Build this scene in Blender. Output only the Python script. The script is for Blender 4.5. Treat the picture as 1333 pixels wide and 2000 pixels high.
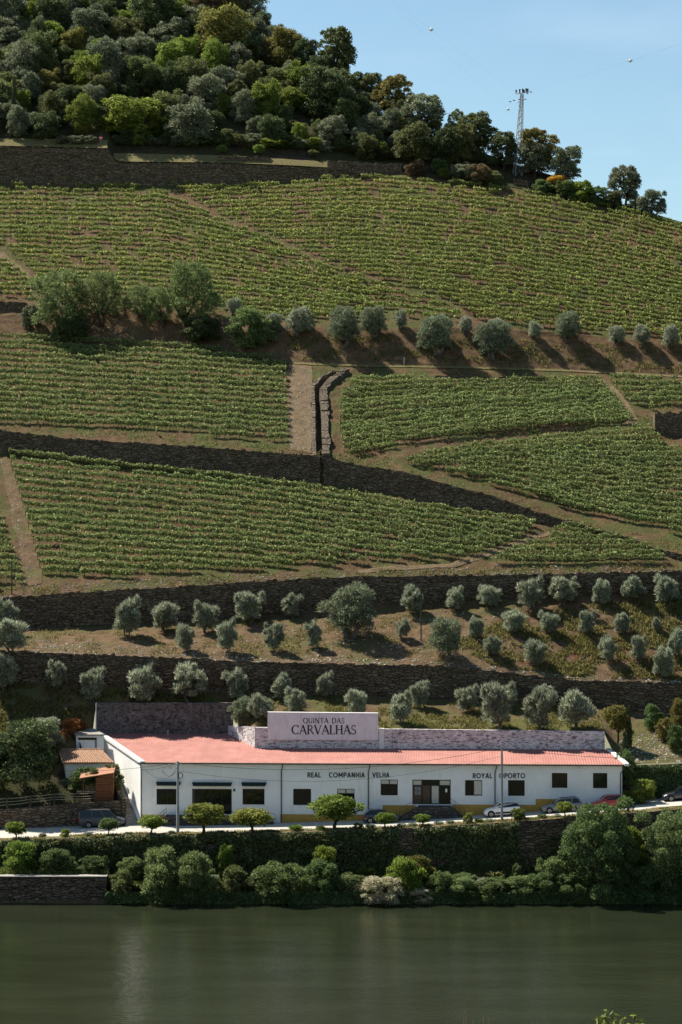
import bpy, bmesh, math
import numpy as np
from mathutils import Vector

for o in list(bpy.data.objects):
    bpy.data.objects.remove(o)
scene = bpy.context.scene
C = scene.collection
rng = np.random.default_rng(7)

# ------------------------------------------------------------------ camera, sky, sun, exposure
F = 4576.0          # focal length in photograph pixels (photograph is 1333 wide)
H = 41.8            # camera height above the river
cam_data = bpy.data.cameras.new('camera')
cam_data.sensor_fit = 'HORIZONTAL'
cam_data.sensor_width = 36.0
cam_data.lens = 36.0 * F / 1333.0
cam_data.clip_start = 1.0
cam_data.clip_end = 6000.0
cam = bpy.data.objects.new('camera', cam_data)
cam.location = (0, 0, H)
cam.rotation_euler = (math.radians(90), 0, 0)
C.objects.link(cam)
scene.camera = cam

SUN_AZ = math.radians(-51.0)      # from +Y (away from the viewer) towards -X
SUN_EL = math.radians(51.0)
to_sun = Vector((math.sin(SUN_AZ) * math.cos(SUN_EL), math.cos(SUN_AZ) * math.cos(SUN_EL), math.sin(SUN_EL)))
world = bpy.data.worlds.new('World')
scene.world = world
world.use_nodes = True
wn = world.node_tree.nodes
sky = wn.new('ShaderNodeTexSky')
sky.sky_type = 'NISHITA'
sky.sun_disc = False
sky.sun_elevation = SUN_EL
sky.sun_rotation = SUN_AZ
sky.altitude = 300
sky.air_density = 1.0
sky.dust_density = 0.2
sky.ozone_density = 1.0
wn['Background'].inputs['Strength'].default_value = 0.071
sky_tint = wn.new('ShaderNodeMix'); sky_tint.data_type = 'RGBA'; sky_tint.blend_type = 'MULTIPLY'
sky_tint.inputs['Factor'].default_value = 1.0; sky_tint.inputs[7].default_value = (0.80, 0.87, 0.82, 1)      # the film's slightly teal rendering of blue
world.node_tree.links.new(sky.outputs[0], sky_tint.inputs[6])
wl = world.node_tree.links                                # faint high cirrus, all over the sky
tc = wn.new('ShaderNodeTexCoord'); mp = wn.new('ShaderNodeMapping'); mp.inputs['Scale'].default_value = (2.0, 2.0, 9.0); mp.inputs['Rotation'].default_value = (0.0, 0.12, 0.4)
wl.new(tc.outputs['Generated'], mp.inputs['Vector'])
cn = wn.new('ShaderNodeTexNoise'); cn.inputs['Scale'].default_value = 3.0; cn.inputs['Detail'].default_value = 7.0; cn.inputs['Roughness'].default_value = 0.6; wl.new(mp.outputs[0], cn.inputs['Vector'])
cr_ = wn.new('ShaderNodeMapRange'); cr_.inputs['From Min'].default_value = 0.45; cr_.inputs['From Max'].default_value = 0.75; cr_.inputs['To Max'].default_value = 0.07; wl.new(cn.outputs['Fac'], cr_.inputs['Value'])
cm = wn.new('ShaderNodeMix'); cm.data_type = 'RGBA'; wl.new(cr_.outputs[0], cm.inputs['Factor']); wl.new(sky_tint.outputs[2], cm.inputs[6]); cm.inputs[7].default_value = (11.0, 11.5, 12.0, 1)
wl.new(cm.outputs[2], wn['Background'].inputs[0])
sun_data = bpy.data.lights.new('sun', 'SUN')
sun_data.energy = 4.4
sun_data.angle = math.radians(0.5)
sun_data.color = (1.0, 0.93, 0.79)
sun = bpy.data.objects.new('sun', sun_data)
sun.location = (-200, 300, 300)
sun.rotation_euler = (-to_sun).to_track_quat('-Z', 'Y').to_euler()
C.objects.link(sun)
scene.view_settings.view_transform = 'Standard'
scene.view_settings.look = 'None'
scene.view_settings.exposure = 1.12
scene.view_settings.gamma = 1.0
scene.view_settings.use_curve_mapping = False
scene.render.engine = 'CYCLES'
scene.cycles.max_bounces = 6
scene.cycles.transparent_max_bounces = 4

# ------------------------------------------------------------------ numeric helpers
def hash2(ix, iy, seed=0):
    n = (ix.astype(np.int64) * 374761393 + iy.astype(np.int64) * 668265263 + seed * 1442695041) & 0x7fffffff
    n = ((n ^ (n >> 13)) * 1274126177) & 0x7fffffff
    n = (n ^ (n >> 16)) & 0xffff
    return n / 65535.0
def vnoise(x, y, seed=0):
    x = np.asarray(x, float); y = np.asarray(y, float)
    ix = np.floor(x); iy = np.floor(y); fx = x - ix; fy = y - iy
    fx = fx * fx * (3 - 2 * fx); fy = fy * fy * (3 - 2 * fy)
    a = hash2(ix, iy, seed); b = hash2(ix + 1, iy, seed); c = hash2(ix, iy + 1, seed); d = hash2(ix + 1, iy + 1, seed)
    return (a * (1 - fx) + b * fx) * (1 - fy) + (c * (1 - fx) + d * fx) * fy - 0.5
def ground_noise(x, y):
    return 0.30 * vnoise(x / 3.1, y / 3.1, 1) + 0.22 * vnoise(x / 1.1, y / 1.1, 2) + 0.14 * vnoise(x / 0.45, y / 0.45, 3)
def pix(u, v, Y):
    return np.array([(u - 666.5) / F * Y, Y, H + (1000.0 - v) / F * Y])
def in_poly(u, v, poly):
    u = np.asarray(u); v = np.asarray(v); inside = np.zeros(u.shape, bool)
    n = len(poly); j = n - 1
    for i in range(n):
        ui, vi = poly[i]; uj, vj = poly[j]
        cond = ((vi > v) != (vj > v)) & (u < (uj - ui) * (v - vi) / ((vj - vi) if vj != vi else 1e-9) + ui)
        inside ^= cond
        j = i
    return inside

# ------------------------------------------------------------------ object helpers
ORG = {}
def tag(o, label=None, cat=None, group=None, kind=None):
    if label: o['label'] = label
    if cat: o['category'] = cat
    if group: o['group'] = group
    if kind: o['kind'] = kind
    return o
def thing(name, label, cat, loc, group=None, rotz=0.0):
    o = bpy.data.objects.new(name, None)
    o.empty_display_size = 0.3
    C.objects.link(o)
    o.location = loc
    o.rotation_euler = (0, 0, rotz)
    ORG[o.name] = np.array(loc, float)
    return tag(o, label, cat, group)
def link_mesh(name, me, mat=None, parent=None):
    o = bpy.data.objects.new(name, me)
    C.objects.link(o)
    if mat is not None:
        if len(me.materials) == 0:
            me.materials.append(mat)
        else:
            o.material_slots[0].link = 'OBJECT'
            o.material_slots[0].material = mat
    if parent is not None:
        o.parent = parent
        ORG[o.name] = ORG.get(parent.name, np.zeros(3))
    return o
def mesh_np(name, V, Fc, smooth=False):
    me = bpy.data.meshes.new(name)
    me.from_pydata([tuple(p) for p in V], [], [tuple(f) for f in Fc])
    if smooth:
        me.polygons.foreach_set('use_smooth', np.ones(len(me.polygons), bool))
    me.update()
    return me
def add(name, V, Fc, mat, parent=None, world=True, smooth=False):
    V = np.asarray(V, float)
    if parent is not None and world:
        V = V - ORG[parent.name]
    return link_mesh(name, mesh_np(name, V, Fc, smooth), mat, parent)
def grid_faces(nr, nc, flip=False):
    idx = np.arange(nr * nc).reshape(nr, nc)
    a = idx[:-1, :-1].ravel(); b = idx[:-1, 1:].ravel(); c = idx[1:, 1:].ravel(); d = idx[1:, :-1].ravel()
    return np.stack([a, d, c, b] if flip else [a, b, c, d], 1)
def mesh_from_quads(name, Q):
    n = len(Q)
    me = bpy.data.meshes.new(name)
    me.vertices.add(4 * n); me.vertices.foreach_set('co', np.ascontiguousarray(Q, np.float32).ravel())
    me.loops.add(4 * n); me.loops.foreach_set('vertex_index', np.arange(4 * n, dtype=np.int32))
    me.polygons.add(n); me.polygons.foreach_set('loop_start', np.arange(0, 4 * n, 4, dtype=np.int32))
    me.update(calc_edges=True)
    me.validate()
    return me
def mesh_from_grid(name, V, faces, smooth=True):
    me = bpy.data.meshes.new(name)
    n = len(faces)
    me.vertices.add(len(V)); me.vertices.foreach_set('co', np.ascontiguousarray(V, np.float32).ravel())
    me.loops.add(4 * n); me.loops.foreach_set('vertex_index', np.ascontiguousarray(faces, np.int32).ravel())
    me.polygons.add(n); me.polygons.foreach_set('loop_start', np.arange(0, 4 * n, 4, dtype=np.int32))
    me.polygons.foreach_set('use_smooth', np.full(n, smooth))
    me.update(calc_edges=True)
    return me
class MB:
    """collects shapes for one mesh"""
    def __init__(s): s.V = []; s.F = []
    def raw(s, V, Fc):
        b = len(s.V); s.V += [tuple(map(float, p)) for p in V]; s.F += [tuple(b + i for i in f) for f in Fc]; return s
    def box8(s, P):
        return s.raw(P, [(0, 3, 2, 1), (4, 5, 6, 7), (0, 1, 5, 4), (1, 2, 6, 5), (2, 3, 7, 6), (3, 0, 4, 7)])
    def box(s, x0, x1, y0, y1, z0, z1):
        return s.box8([(x0, y0, z0), (x1, y0, z0), (x1, y1, z0), (x0, y1, z0), (x0, y0, z1), (x1, y0, z1), (x1, y1, z1), (x0, y1, z1)])
    def tube(s, pts, rad, n=6, cap=True):
        pts = [np.array(p, float) for p in pts]
        if np.isscalar(rad): rad = [rad] * len(pts)
        rings = []
        for i, p in enumerate(pts):
            d = pts[min(i + 1, len(pts) - 1)] - pts[max(i - 1, 0)]
            d = d / (np.linalg.norm(d) + 1e-9)
            a = np.array([1.0, 0, 0]) if abs(d[0]) < 0.8 else np.array([0, 1.0, 0])
            e1 = np.cross(d, a); e1 /= np.linalg.norm(e1); e2 = np.cross(d, e1)
            rings.append([p + rad[i] * (math.cos(2 * math.pi * k / n) * e1 + math.sin(2 * math.pi * k / n) * e2) for k in range(n)])
        V = [q for r in rings for q in r]; Fc = []
        for i in range(len(pts) - 1):
            for k in range(n):
                Fc.append((i * n + k, i * n + (k + 1) % n, (i + 1) * n + (k + 1) % n, (i + 1) * n + k))
        if cap:
            Fc.append(tuple(range(n - 1, -1, -1))); Fc.append(tuple((len(pts) - 1) * n + k for k in range(n)))
        return s.raw(V, Fc)
    def disc_y(s, cx, y0, y1, cz, r, n=20, r2=None):
        r2 = r if r2 is None else r2
        V = [(cx + r * math.cos(2 * math.pi * k / n), y0, cz + r * math.sin(2 * math.pi * k / n)) for k in range(n)]
        V += [(cx + r2 * math.cos(2 * math.pi * k / n), y1, cz + r2 * math.sin(2 * math.pi * k / n)) for k in range(n)]
        Fc = [(k, (k + 1) % n, n + (k + 1) % n, n + k) for k in range(n)] + [tuple(range(n - 1, -1, -1)), tuple(range(n, 2 * n))]
        return s.raw(V, Fc)
    def build(s, name, mat, parent=None, world=True, smooth=False):
        return add(name, s.V, s.F, mat, parent, world, smooth)
    def mesh(s, name, smooth=False):
        return mesh_np(name, s.V, s.F, smooth)

# ------------------------------------------------------------------ materials
def new_mat(name):
    m = bpy.data.materials.new(name); m.use_nodes = True
    return m, m.node_tree.nodes, m.node_tree.links, m.node_tree.nodes['Principled BSDF']
def ramp(nodes, stops):
    r = nodes.new('ShaderNodeValToRGB')
    el = r.color_ramp.elements
    while len(el) > 1: el.remove(el[-1])
    el[0].position = stops[0][0]; el[0].color = (*stops[0][1], 1)
    for p, c in stops[1:]:
        e = el.new(p); e.color = (*c, 1)
    return r
def noise_node(nodes, links, scale, detail=6, rough=0.6, vec=None):
    n = nodes.new('ShaderNodeTexNoise'); n.inputs['Scale'].default_value = scale
    n.inputs['Detail'].default_value = detail; n.inputs['Roughness'].default_value = rough
    if vec is not None: links.new(vec, n.inputs['Vector'])
    return n
def geo_pos(nodes):
    return nodes.new('ShaderNodeNewGeometry').outputs['Position']
def mapped(nodes, links, vec, scale):
    m = nodes.new('ShaderNodeMapping'); m.inputs['Scale'].default_value = scale
    links.new(vec, m.inputs['Vector']); return m.outputs[0]
def mix_rgb(nodes, links, fac, a, b, mode='MIX'):
    m = nodes.new('ShaderNodeMix'); m.data_type = 'RGBA'; m.blend_type = mode
    for sock, val in ((m.inputs['Factor'], fac), (m.inputs[6], a), (m.inputs[7], b)):
        if isinstance(val, (int, float)): sock.default_value = val
        elif isinstance(val, tuple): sock.default_value = (*val, 1)
        else: links.new(val, sock)
    return m.outputs[2]
def bump(nodes, links, height, bsdf, strength=0.5, dist=0.1):
    b = nodes.new('ShaderNodeBump'); b.inputs['Strength'].default_value = strength; b.inputs['Distance'].default_value = dist
    links.new(height, b.inputs['Height']); links.new(b.outputs[0], bsdf.inputs['Normal']); return b

def plain(name, col, rough=0.7, var=0.12, scale=6.0, metal=0.0, spec=0.3):
    m, n, l, b = new_mat(name)
    g = noise_node(n, l, scale, 5, 0.65, geo_pos(n))
    c0 = tuple(max(0, c * (1 - var * 1.6)) for c in col); c1 = tuple(min(1, c * (1 + var)) for c in col)
    r = ramp(n, [(0.3, c0), (0.7, c1)])
    l.new(g.outputs['Fac'], r.inputs[0]); l.new(r.outputs[0], b.inputs['Base Color'])
    b.inputs['Roughness'].default_value = rough; b.inputs['Metallic'].default_value = metal
    b.inputs['Specular IOR Level'].default_value = spec
    return m
def ground_mat(name, soil_a, soil_b, grass, grass_amt, stone=(0.36, 0.33, 0.28), stone_amt=0.5, xgrad=None):
    m, n, l, b = new_mat(name)
    p = geo_pos(n)
    n1 = noise_node(n, l, 0.9, 8, 0.7, p)
    r1 = ramp(n, [(0.30, soil_a), (0.68, soil_b)]); l.new(n1.outputs['Fac'], r1.inputs[0])
    n2 = noise_node(n, l, 0.16, 7, 0.72, p)
    gr = ramp(n, [(0.62 - grass_amt * 0.4, (0, 0, 0)), (0.74 - grass_amt * 0.4, (1, 1, 1))]); l.new(n2.outputs['Fac'], gr.inputs[0])
    n3 = noise_node(n, l, 2.6, 5, 0.7, p)
    gcol = ramp(n, [(0.3, tuple(c * 0.6 for c in grass)), (0.7, tuple(c * 1.25 for c in grass))]); l.new(n3.outputs['Fac'], gcol.inputs[0])
    col = mix_rgb(n, l, gr.outputs[0], r1.outputs[0], gcol.outputs[0])
    vo = n.new('ShaderNodeTexVoronoi'); vo.inputs['Scale'].default_value = 3.2; l.new(p, vo.inputs['Vector'])
    sr = ramp(n, [(0.10, (1, 1, 1)), (0.20, (0, 0, 0))]); l.new(vo.outputs['Distance'], sr.inputs[0])
    sg = ramp(n, [(0.5, (0, 0, 0)), (0.62, (stone_amt,) * 3)]); n4 = noise_node(n, l, 0.5, 4, 0.6, p); l.new(n4.outputs['Fac'], sg.inputs[0])
    mm = n.new('ShaderNodeMath'); mm.operation = 'MULTIPLY'; l.new(sr.outputs[0], mm.inputs[0]); l.new(sg.outputs[0], mm.inputs[1])
    col = mix_rgb(n, l, mm.outputs[0], col, stone)
    l.new(col, b.inputs['Base Color'])
    b.inputs['Roughness'].default_value = 0.95; b.inputs['Specular IOR Level'].default_value = 0.1
    nb = noise_node(n, l, 3.5, 8, 0.75, p)
    bump(n, l, nb.outputs['Fac'], b, 0.9, 0.35)
    return m
def leaf_mat(name, col, var=0.35, trans=0.28, tip=None, objvar=0.10):
    col = tuple(min(0.6, c * 1.6) for c in col); tip = tuple(min(0.85, c * 1.7) for c in tip) if tip else None
    trans = min(0.55, trans + 0.22)
    m, n, l, b = new_mat(name)
    g = n.new('ShaderNodeNewGeometry'); oi = n.new('ShaderNodeObjectInfo')
    tip = tip or tuple(min(1, c * 1.5) for c in col)
    r = ramp(n, [(0.0, tuple(c * (1 - var) for c in col)), (0.55, col), (1.0, tip)])
    l.new(g.outputs['Random Per Island'], r.inputs[0])
    hs = n.new('ShaderNodeHueSaturation')
    mr = n.new('ShaderNodeMapRange'); mr.inputs['To Min'].default_value = 0.5 - objvar * 0.25; mr.inputs['To Max'].default_value = 0.5 + objvar * 0.15
    l.new(oi.outputs['Random'], mr.inputs['Value']); l.new(mr.outputs[0], hs.inputs['Hue'])
    mv = n.new('ShaderNodeMapRange'); mv.inputs['To Min'].default_value = 1 - objvar * 2.2; mv.inputs['To Max'].default_value = 1 + objvar * 2.0
    mu = n.new('ShaderNodeMath'); mu.operation = 'FRACT'; mq = n.new('ShaderNodeMath'); mq.operation = 'MULTIPLY'; mq.inputs[1].default_value = 17.31
    l.new(oi.outputs['Random'], mq.inputs[0]); l.new(mq.outputs[0], mu.inputs[0]); l.new(mu.outputs[0], mv.inputs['Value']); l.new(mv.outputs[0], hs.inputs['Value'])
    l.new(r.outputs[0], hs.inputs['Color'])
    l.new(hs.outputs[0], b.inputs['Base Color'])
    b.inputs['Roughness'].default_value = 0.6; b.inputs['Specular IOR Level'].default_value = 0.25
    tr = n.new('ShaderNodeBsdfTranslucent'); l.new(hs.outputs[0], tr.inputs['Color'])
    mx = n.new('ShaderNodeMixShader'); mx.inputs[0].default_value = trans
    out = n['Material Output']
    l.new(b.outputs[0], mx.inputs[1]); l.new(tr.outputs[0], mx.inputs[2]); l.new(mx.outputs[0], out.inputs['Surface'])
    return m
def stone_wall_mat(name, ca, cb, mortar, scale=2.2):
    m, n, l, b = new_mat(name)
    p = geo_pos(n)
    pv = mapped(n, l, p, (scale * 0.6, scale * 0.6, scale * 1.6))
    wob = noise_node(n, l, 1.2, 3, 0.5, p)
    ad = n.new('ShaderNodeVectorMath'); ad.operation = 'ADD'; l.new(pv, ad.inputs[0]); l.new(wob.outputs['Color'], ad.inputs[1])
    vo = n.new('ShaderNodeTexVoronoi'); vo.feature = 'F1'; vo.inputs['Scale'].default_value = 1.0; l.new(ad.outputs[0], vo.inputs['Vector'])
    ve = n.new('ShaderNodeTexVoronoi'); ve.feature = 'DISTANCE_TO_EDGE'; ve.inputs['Scale'].default_value = 1.0; l.new(ad.outputs[0], ve.inputs['Vector'])
    sx = n.new('ShaderNodeSeparateXYZ'); l.new(vo.outputs['Color'], sx.inputs[0])
    r = ramp(n, [(0.0, ca), (1.0, cb)]); l.new(sx.outputs[0], r.inputs[0])
    n2 = noise_node(n, l, 5.0, 6, 0.7, p)
    col = mix_rgb(n, l, n2.outputs['Fac'], r.outputs[0], tuple(c * 0.55 for c in ca))
    er = ramp(n, [(0.02, (1, 1, 1)), (0.09, (0, 0, 0))]); l.new(ve.outputs['Distance'], er.inputs[0])
    col = mix_rgb(n, l, er.outputs[0], col, mortar)
    l.new(col, b.inputs['Base Color']); b.inputs['Roughness'].default_value = 0.95; b.inputs['Specular IOR Level'].default_value = 0.1
    hr = ramp(n, [(0.0, (0, 0, 0)), (0.25, (1, 1, 1))]); l.new(ve.outputs['Distance'], hr.inputs[0])
    bump(n, l, hr.outputs[0], b, 1.0, 0.12)
    return m
def weathered_mat(name, base, dirt, amount, hscale=(0.25, 0.25, 2.2), brick=(0.06, 0.045, 0.045), soot=(0.55, 0.52, 0.5)):
    """whitewash worn off in horizontal flakes, stained from the top"""
    m, n, l, b = new_mat(name)
    p = geo_pos(n)
    pv = mapped(n, l, p, hscale)
    n1 = noise_node(n, l, 2.6, 8, 0.72, pv)
    r1 = ramp(n, [(0.60 - amount * 0.3, (0, 0, 0)), (0.66 - amount * 0.25, (1, 1, 1))]); l.new(n1.outputs['Fac'], r1.inputs[0])
    n2 = noise_node(n, l, 0.9, 6, 0.7, p)
    r2 = ramp(n, [(0.35, dirt), (0.65, base)]); l.new(n2.outputs['Fac'], r2.inputs[0])
    col = mix_rgb(n, l, r1.outputs[0], r2.outputs[0], brick)
    vs = mapped(n, l, p, (2.2, 2.2, 0.18)); n3 = noise_node(n, l, 1.4, 5, 0.65, vs)
    r3 = ramp(n, [(0.52, (1, 1, 1)), (0.72, soot)]); l.new(n3.outputs['Fac'], r3.inputs[0])
    col = mix_rgb(n, l, 0.8, col, r3.outputs[0], 'MULTIPLY')
    l.new(col, b.inputs['Base Color']); b.inputs['Roughness'].default_value = 0.92; b.inputs['Specular IOR Level'].default_value = 0.15
    bump(n, l, n1.outputs['Fac'], b, 0.5, 0.06)
    return m

M = {}
M['soil'] = ground_mat('vineyard_soil', (0.070, 0.041, 0.021), (0.165, 0.104, 0.056), (0.085, 0.092, 0.030), 0.42)
M['soil_olive'] = ground_mat('olive_terrace_soil', (0.08, 0.051, 0.028), (0.20, 0.132, 0.076), (0.12, 0.108, 0.042), 0.30)
M['soil_bank'] = ground_mat('red_brown_bank_soil', (0.08, 0.047, 0.025), (0.19, 0.122, 0.068), (0.11, 0.10, 0.045), 0.22)
M['soil_grass'] = ground_mat('grassy_soil', (0.085, 0.057, 0.031), (0.18, 0.123, 0.072), (0.115, 0.115, 0.04), 0.45)
M['forest_floor_and_garden_shade'] = ground_mat('forest_floor_and_garden_shade', (0.03, 0.025, 0.014), (0.08, 0.062, 0.036), (0.05, 0.055, 0.02), 0.4, stone_amt=0.1)
M['dry_terrace'] = ground_mat('dry_grass_terrace', (0.13, 0.09, 0.05), (0.25, 0.185, 0.11), (0.18, 0.155, 0.065), 0.6)
M['path'] = ground_mat('pale_stony_path', (0.115, 0.079, 0.047), (0.225, 0.162, 0.098), (0.16, 0.15, 0.07), 0.15, stone=(0.45, 0.42, 0.37), stone_amt=0.9)
M['schist'] = stone_wall_mat('dark_schist_wall', (0.15, 0.112, 0.077), (0.38, 0.29, 0.20), (0.035, 0.026, 0.018))
M['schist_pale'] = stone_wall_mat('pale_stone_kerb', (0.17, 0.135, 0.10), (0.32, 0.26, 0.20), (0.08, 0.06, 0.045), 3.0)
M['schist_grey'] = stone_wall_mat('grey_stone_steps', (0.09, 0.085, 0.08), (0.24, 0.22, 0.20), (0.04, 0.037, 0.034), 3.0)
M['bark'] = plain('bark', (0.075, 0.055, 0.04), 0.95, 0.4, 8)
M['bark_grey'] = plain('grey_bark', (0.13, 0.115, 0.095), 0.95, 0.35, 8)
M['leaf_olive'] = leaf_mat('olive_leaf', (0.160, 0.180, 0.122), 0.45, 0.22, (0.34, 0.365, 0.27), 0.06)
M['leaf_olive_dark'] = leaf_mat('old_olive_leaf', (0.105, 0.125, 0.074), 0.45, 0.15, (0.20, 0.23, 0.15), 0.05)
M['leaf_vine'] = leaf_mat('vine_leaf', (0.106, 0.138, 0.046), 0.45, 0.33, (0.26, 0.30, 0.125), 0.05)
M['leaf_vine_top'] = leaf_mat('hilltop_vine_leaf', (0.130, 0.158, 0.045), 0.42, 0.33, (0.285, 0.315, 0.09), 0.05)
M['leaf_oak'] = leaf_mat('oak_leaf', (0.066, 0.082, 0.030), 0.45, 0.28, (0.15, 0.165, 0.065), 0.10)
M['leaf_dark'] = leaf_mat('dark_leaf', (0.044, 0.062, 0.026), 0.45, 0.22, (0.105, 0.13, 0.05), 0.08)
M['leaf_bright'] = leaf_mat('bright_leaf', (0.090, 0.130, 0.022), 0.45, 0.32, (0.17, 0.21, 0.045), 0.08)
M['leaf_yellow'] = leaf_mat('yellow_green_leaf', (0.10, 0.098, 0.026), 0.4, 0.28, (0.18, 0.165, 0.05), 0.08)
M['leaf_grey'] = leaf_mat('grey_green_leaf', (0.092, 0.108, 0.064), 0.42, 0.22, (0.195, 0.22, 0.14), 0.08)
M['leaf_brown'] = leaf_mat('brown_scrub_leaf', (0.085, 0.062, 0.034), 0.4, 0.15, (0.15, 0.115, 0.06), 0.08)
M['leaf_willow'] = leaf_mat('willow_leaf', (0.090, 0.125, 0.045), 0.45, 0.28, (0.17, 0.21, 0.09), 0.06)
M['leaf_bush'] = leaf_mat('bush_leaf', (0.065, 0.098, 0.034), 0.45, 0.25, (0.135, 0.175, 0.065), 0.08)
M['leaf_orange'] = leaf_mat('citrus_leaf', (0.12, 0.15, 0.028), 0.45, 0.3, (0.23, 0.235, 0.055), 0.07)
M['leaf_ivy'] = leaf_mat('ivy_leaf', (0.066, 0.084, 0.030), 0.5, 0.28, (0.17, 0.19, 0.075), 0.03)
M['leaf_cypress'] = leaf_mat('cypress_leaf', (0.028, 0.042, 0.018), 0.4, 0.1, (0.06, 0.075, 0.03), 0.05)
M['leaf_broom'] = leaf_mat('broom_flower', (0.34, 0.20, 0.025), 0.4, 0.2, (0.45, 0.28, 0.04), 0.02)
M['leaf_white'] = leaf_mat('cream_blossom', (0.30, 0.285, 0.185), 0.45, 0.25, (0.45, 0.43, 0.30), 0.02)
M['leaf_rust'] = leaf_mat('rust_red_scrub', (0.24, 0.10, 0.035), 0.4, 0.2, (0.34, 0.16, 0.06), 0.05)
M['grass'] = leaf_mat('grass_blade', (0.095, 0.092, 0.030), 0.45, 0.3, (0.18, 0.16, 0.06), 0.02)
M['grass_green'] = leaf_mat('green_grass_blade', (0.075, 0.098, 0.027), 0.45, 0.3, (0.14, 0.16, 0.045), 0.02)
M['poppy'] = leaf_mat('red_flower', (0.45, 0.06, 0.03), 0.3, 0.2, (0.55, 0.12, 0.06), 0.02)
M['stone'] = plain('loose_stone', (0.46, 0.42, 0.36), 0.9, 0.45, 3)
m, n_, l_, b_ = new_mat('white_painted_wall'); M['white_wall'] = m
p_ = geo_pos(n_)
r1_ = noise_node(n_, l_, 0.5, 6, 0.65, p_); c1_ = ramp(n_, [(0.3, (0.80, 0.795, 0.77)), (0.6, (0.87, 0.87, 0.855))]); l_.new(r1_.outputs['Fac'], c1_.inputs[0])
r2_ = noise_node(n_, l_, 1.0, 6, 0.7, mapped(n_, l_, p_, (2.6, 2.6, 0.22))); c2_ = ramp(n_, [(0.56, (1, 1, 1)), (0.78, (0.80, 0.78, 0.74))]); l_.new(r2_.outputs['Fac'], c2_.inputs[0])
r3_ = noise_node(n_, l_, 9.0, 4, 0.7, p_); c3_ = ramp(n_, [(0.3, (0.94, 0.94, 0.94)), (0.6, (1, 1, 1))]); l_.new(r3_.outputs['Fac'], c3_.inputs[0])
l_.new(mix_rgb(n_, l_, 1.0, mix_rgb(n_, l_, 1.0, c1_.outputs[0], c2_.outputs[0], 'MULTIPLY'), c3_.outputs[0], 'MULTIPLY'), b_.inputs['Base Color'])
b_.inputs['Roughness'].default_value = 0.88
bump(n_, l_, r3_.outputs['Fac'], b_, 0.35, 0.05)
M['white_trim'] = plain('white_trim', (0.82, 0.81, 0.78), 0.8, 0.06, 2)
M['yellow'] = plain('ochre_plinth_paint', (0.48, 0.29, 0.065), 0.85, 0.12, 1.2)
m, n_, l_, b_ = new_mat('salmon_roof_sheet'); M['roof'] = m
p_ = geo_pos(n_)
r1_ = noise_node(n_, l_, 0.35, 7, 0.7, p_); c1_ = ramp(n_, [(0.3, (0.29, 0.115, 0.095)), (0.55, (0.37, 0.15, 0.125)), (0.75, (0.41, 0.20, 0.165))]); l_.new(r1_.outputs['Fac'], c1_.inputs[0])
r2_ = noise_node(n_, l_, 1.0, 5, 0.7, mapped(n_, l_, p_, (1.6, 0.12, 0.12))); c2_ = ramp(n_, [(0.40, (0.90, 0.89, 0.89)), (0.6, (1, 1, 1))]); l_.new(r2_.outputs['Fac'], c2_.inputs[0])
r3_ = noise_node(n_, l_, 7.0, 4, 0.7, p_); c3_ = ramp(n_, [(0.35, (0.82, 0.82, 0.82)), (0.65, (1.08, 1.08, 1.08))]); l_.new(r3_.outputs['Fac'], c3_.inputs[0])
l_.new(mix_rgb(n_, l_, 1.0, mix_rgb(n_, l_, 1.0, c1_.outputs[0], c2_.outputs[0], 'MULTIPLY'), c3_.outputs[0], 'MULTIPLY'), b_.inputs['Base Color'])
b_.inputs['Roughness'].default_value = 0.85
M['roof_faded'] = plain('faded_roof_sheet', (0.62, 0.36, 0.30), 0.75, 0.15, 1.5)
M['tile'] = plain('clay_roof_tile', (0.33, 0.19, 0.12), 0.85, 0.3, 4)
M['dark_trim'] = plain('dark_green_trim', (0.018, 0.028, 0.026), 0.5, 0.2, 5)
M['awning'] = plain('dark_green_awning', (0.012, 0.028, 0.024), 0.75, 0.2, 3)
M['pipe'] = plain('dark_downpipe', (0.05, 0.055, 0.05), 0.5, 0.15, 5)
M['letter'] = plain('charcoal_letter_paint', (0.035, 0.035, 0.04), 0.8, 0.2, 6)
M['sign'] = weathered_mat('lilac_sign_plaster', (0.92, 0.875, 0.885), (0.80, 0.755, 0.765), -0.75, soot=(0.78, 0.76, 0.76))
M['wall_worn'] = weathered_mat('peeling_whitewash', (0.84, 0.80, 0.80), (0.58, 0.53, 0.54), 0.31, (0.7, 0.7, 2.4), brick=(0.15, 0.13, 0.13))
M['wall_dark'] = weathered_mat('blackened_plaster', (0.22, 0.19, 0.18), (0.10, 0.085, 0.08), 0.36, (0.9, 0.9, 1.6), brick=(0.06, 0.05, 0.047))
M['asphalt'] = plain('pale_concrete_road', (0.42, 0.395, 0.355), 0.95, 0.10, 1.2)
M['concrete'] = plain('weathered_concrete', (0.30, 0.28, 0.25), 0.9, 0.2, 2)
M['pole'] = plain('concrete_pole', (0.42, 0.41, 0.38), 0.85, 0.12, 3)
M['pole_metal'] = plain('galvanised_pole', (0.30, 0.30, 0.30), 0.6, 0.12, 3, 0.3)
M['steel'] = plain('galvanised_steel', (0.30, 0.31, 0.32), 0.55, 0.1, 5, 0.4)
M['insulator'] = plain('dark_insulator', (0.03, 0.035, 0.04), 0.4, 0.1, 5)
M['cable'] = plain('cable', (0.03, 0.03, 0.03), 0.7, 0.1, 5)
M['ball'] = plain('marker_ball', (0.80, 0.79, 0.76), 0.5, 0.04, 3)
M['wood'] = plain('red_brown_timber', (0.20, 0.075, 0.032), 0.8, 0.3, 5)
M['wood_pale'] = plain('weathered_timber', (0.30, 0.21, 0.13), 0.85, 0.25, 5)
M['wood_dark'] = plain('dark_post_timber', (0.07, 0.05, 0.035), 0.9, 0.3, 5)
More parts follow.
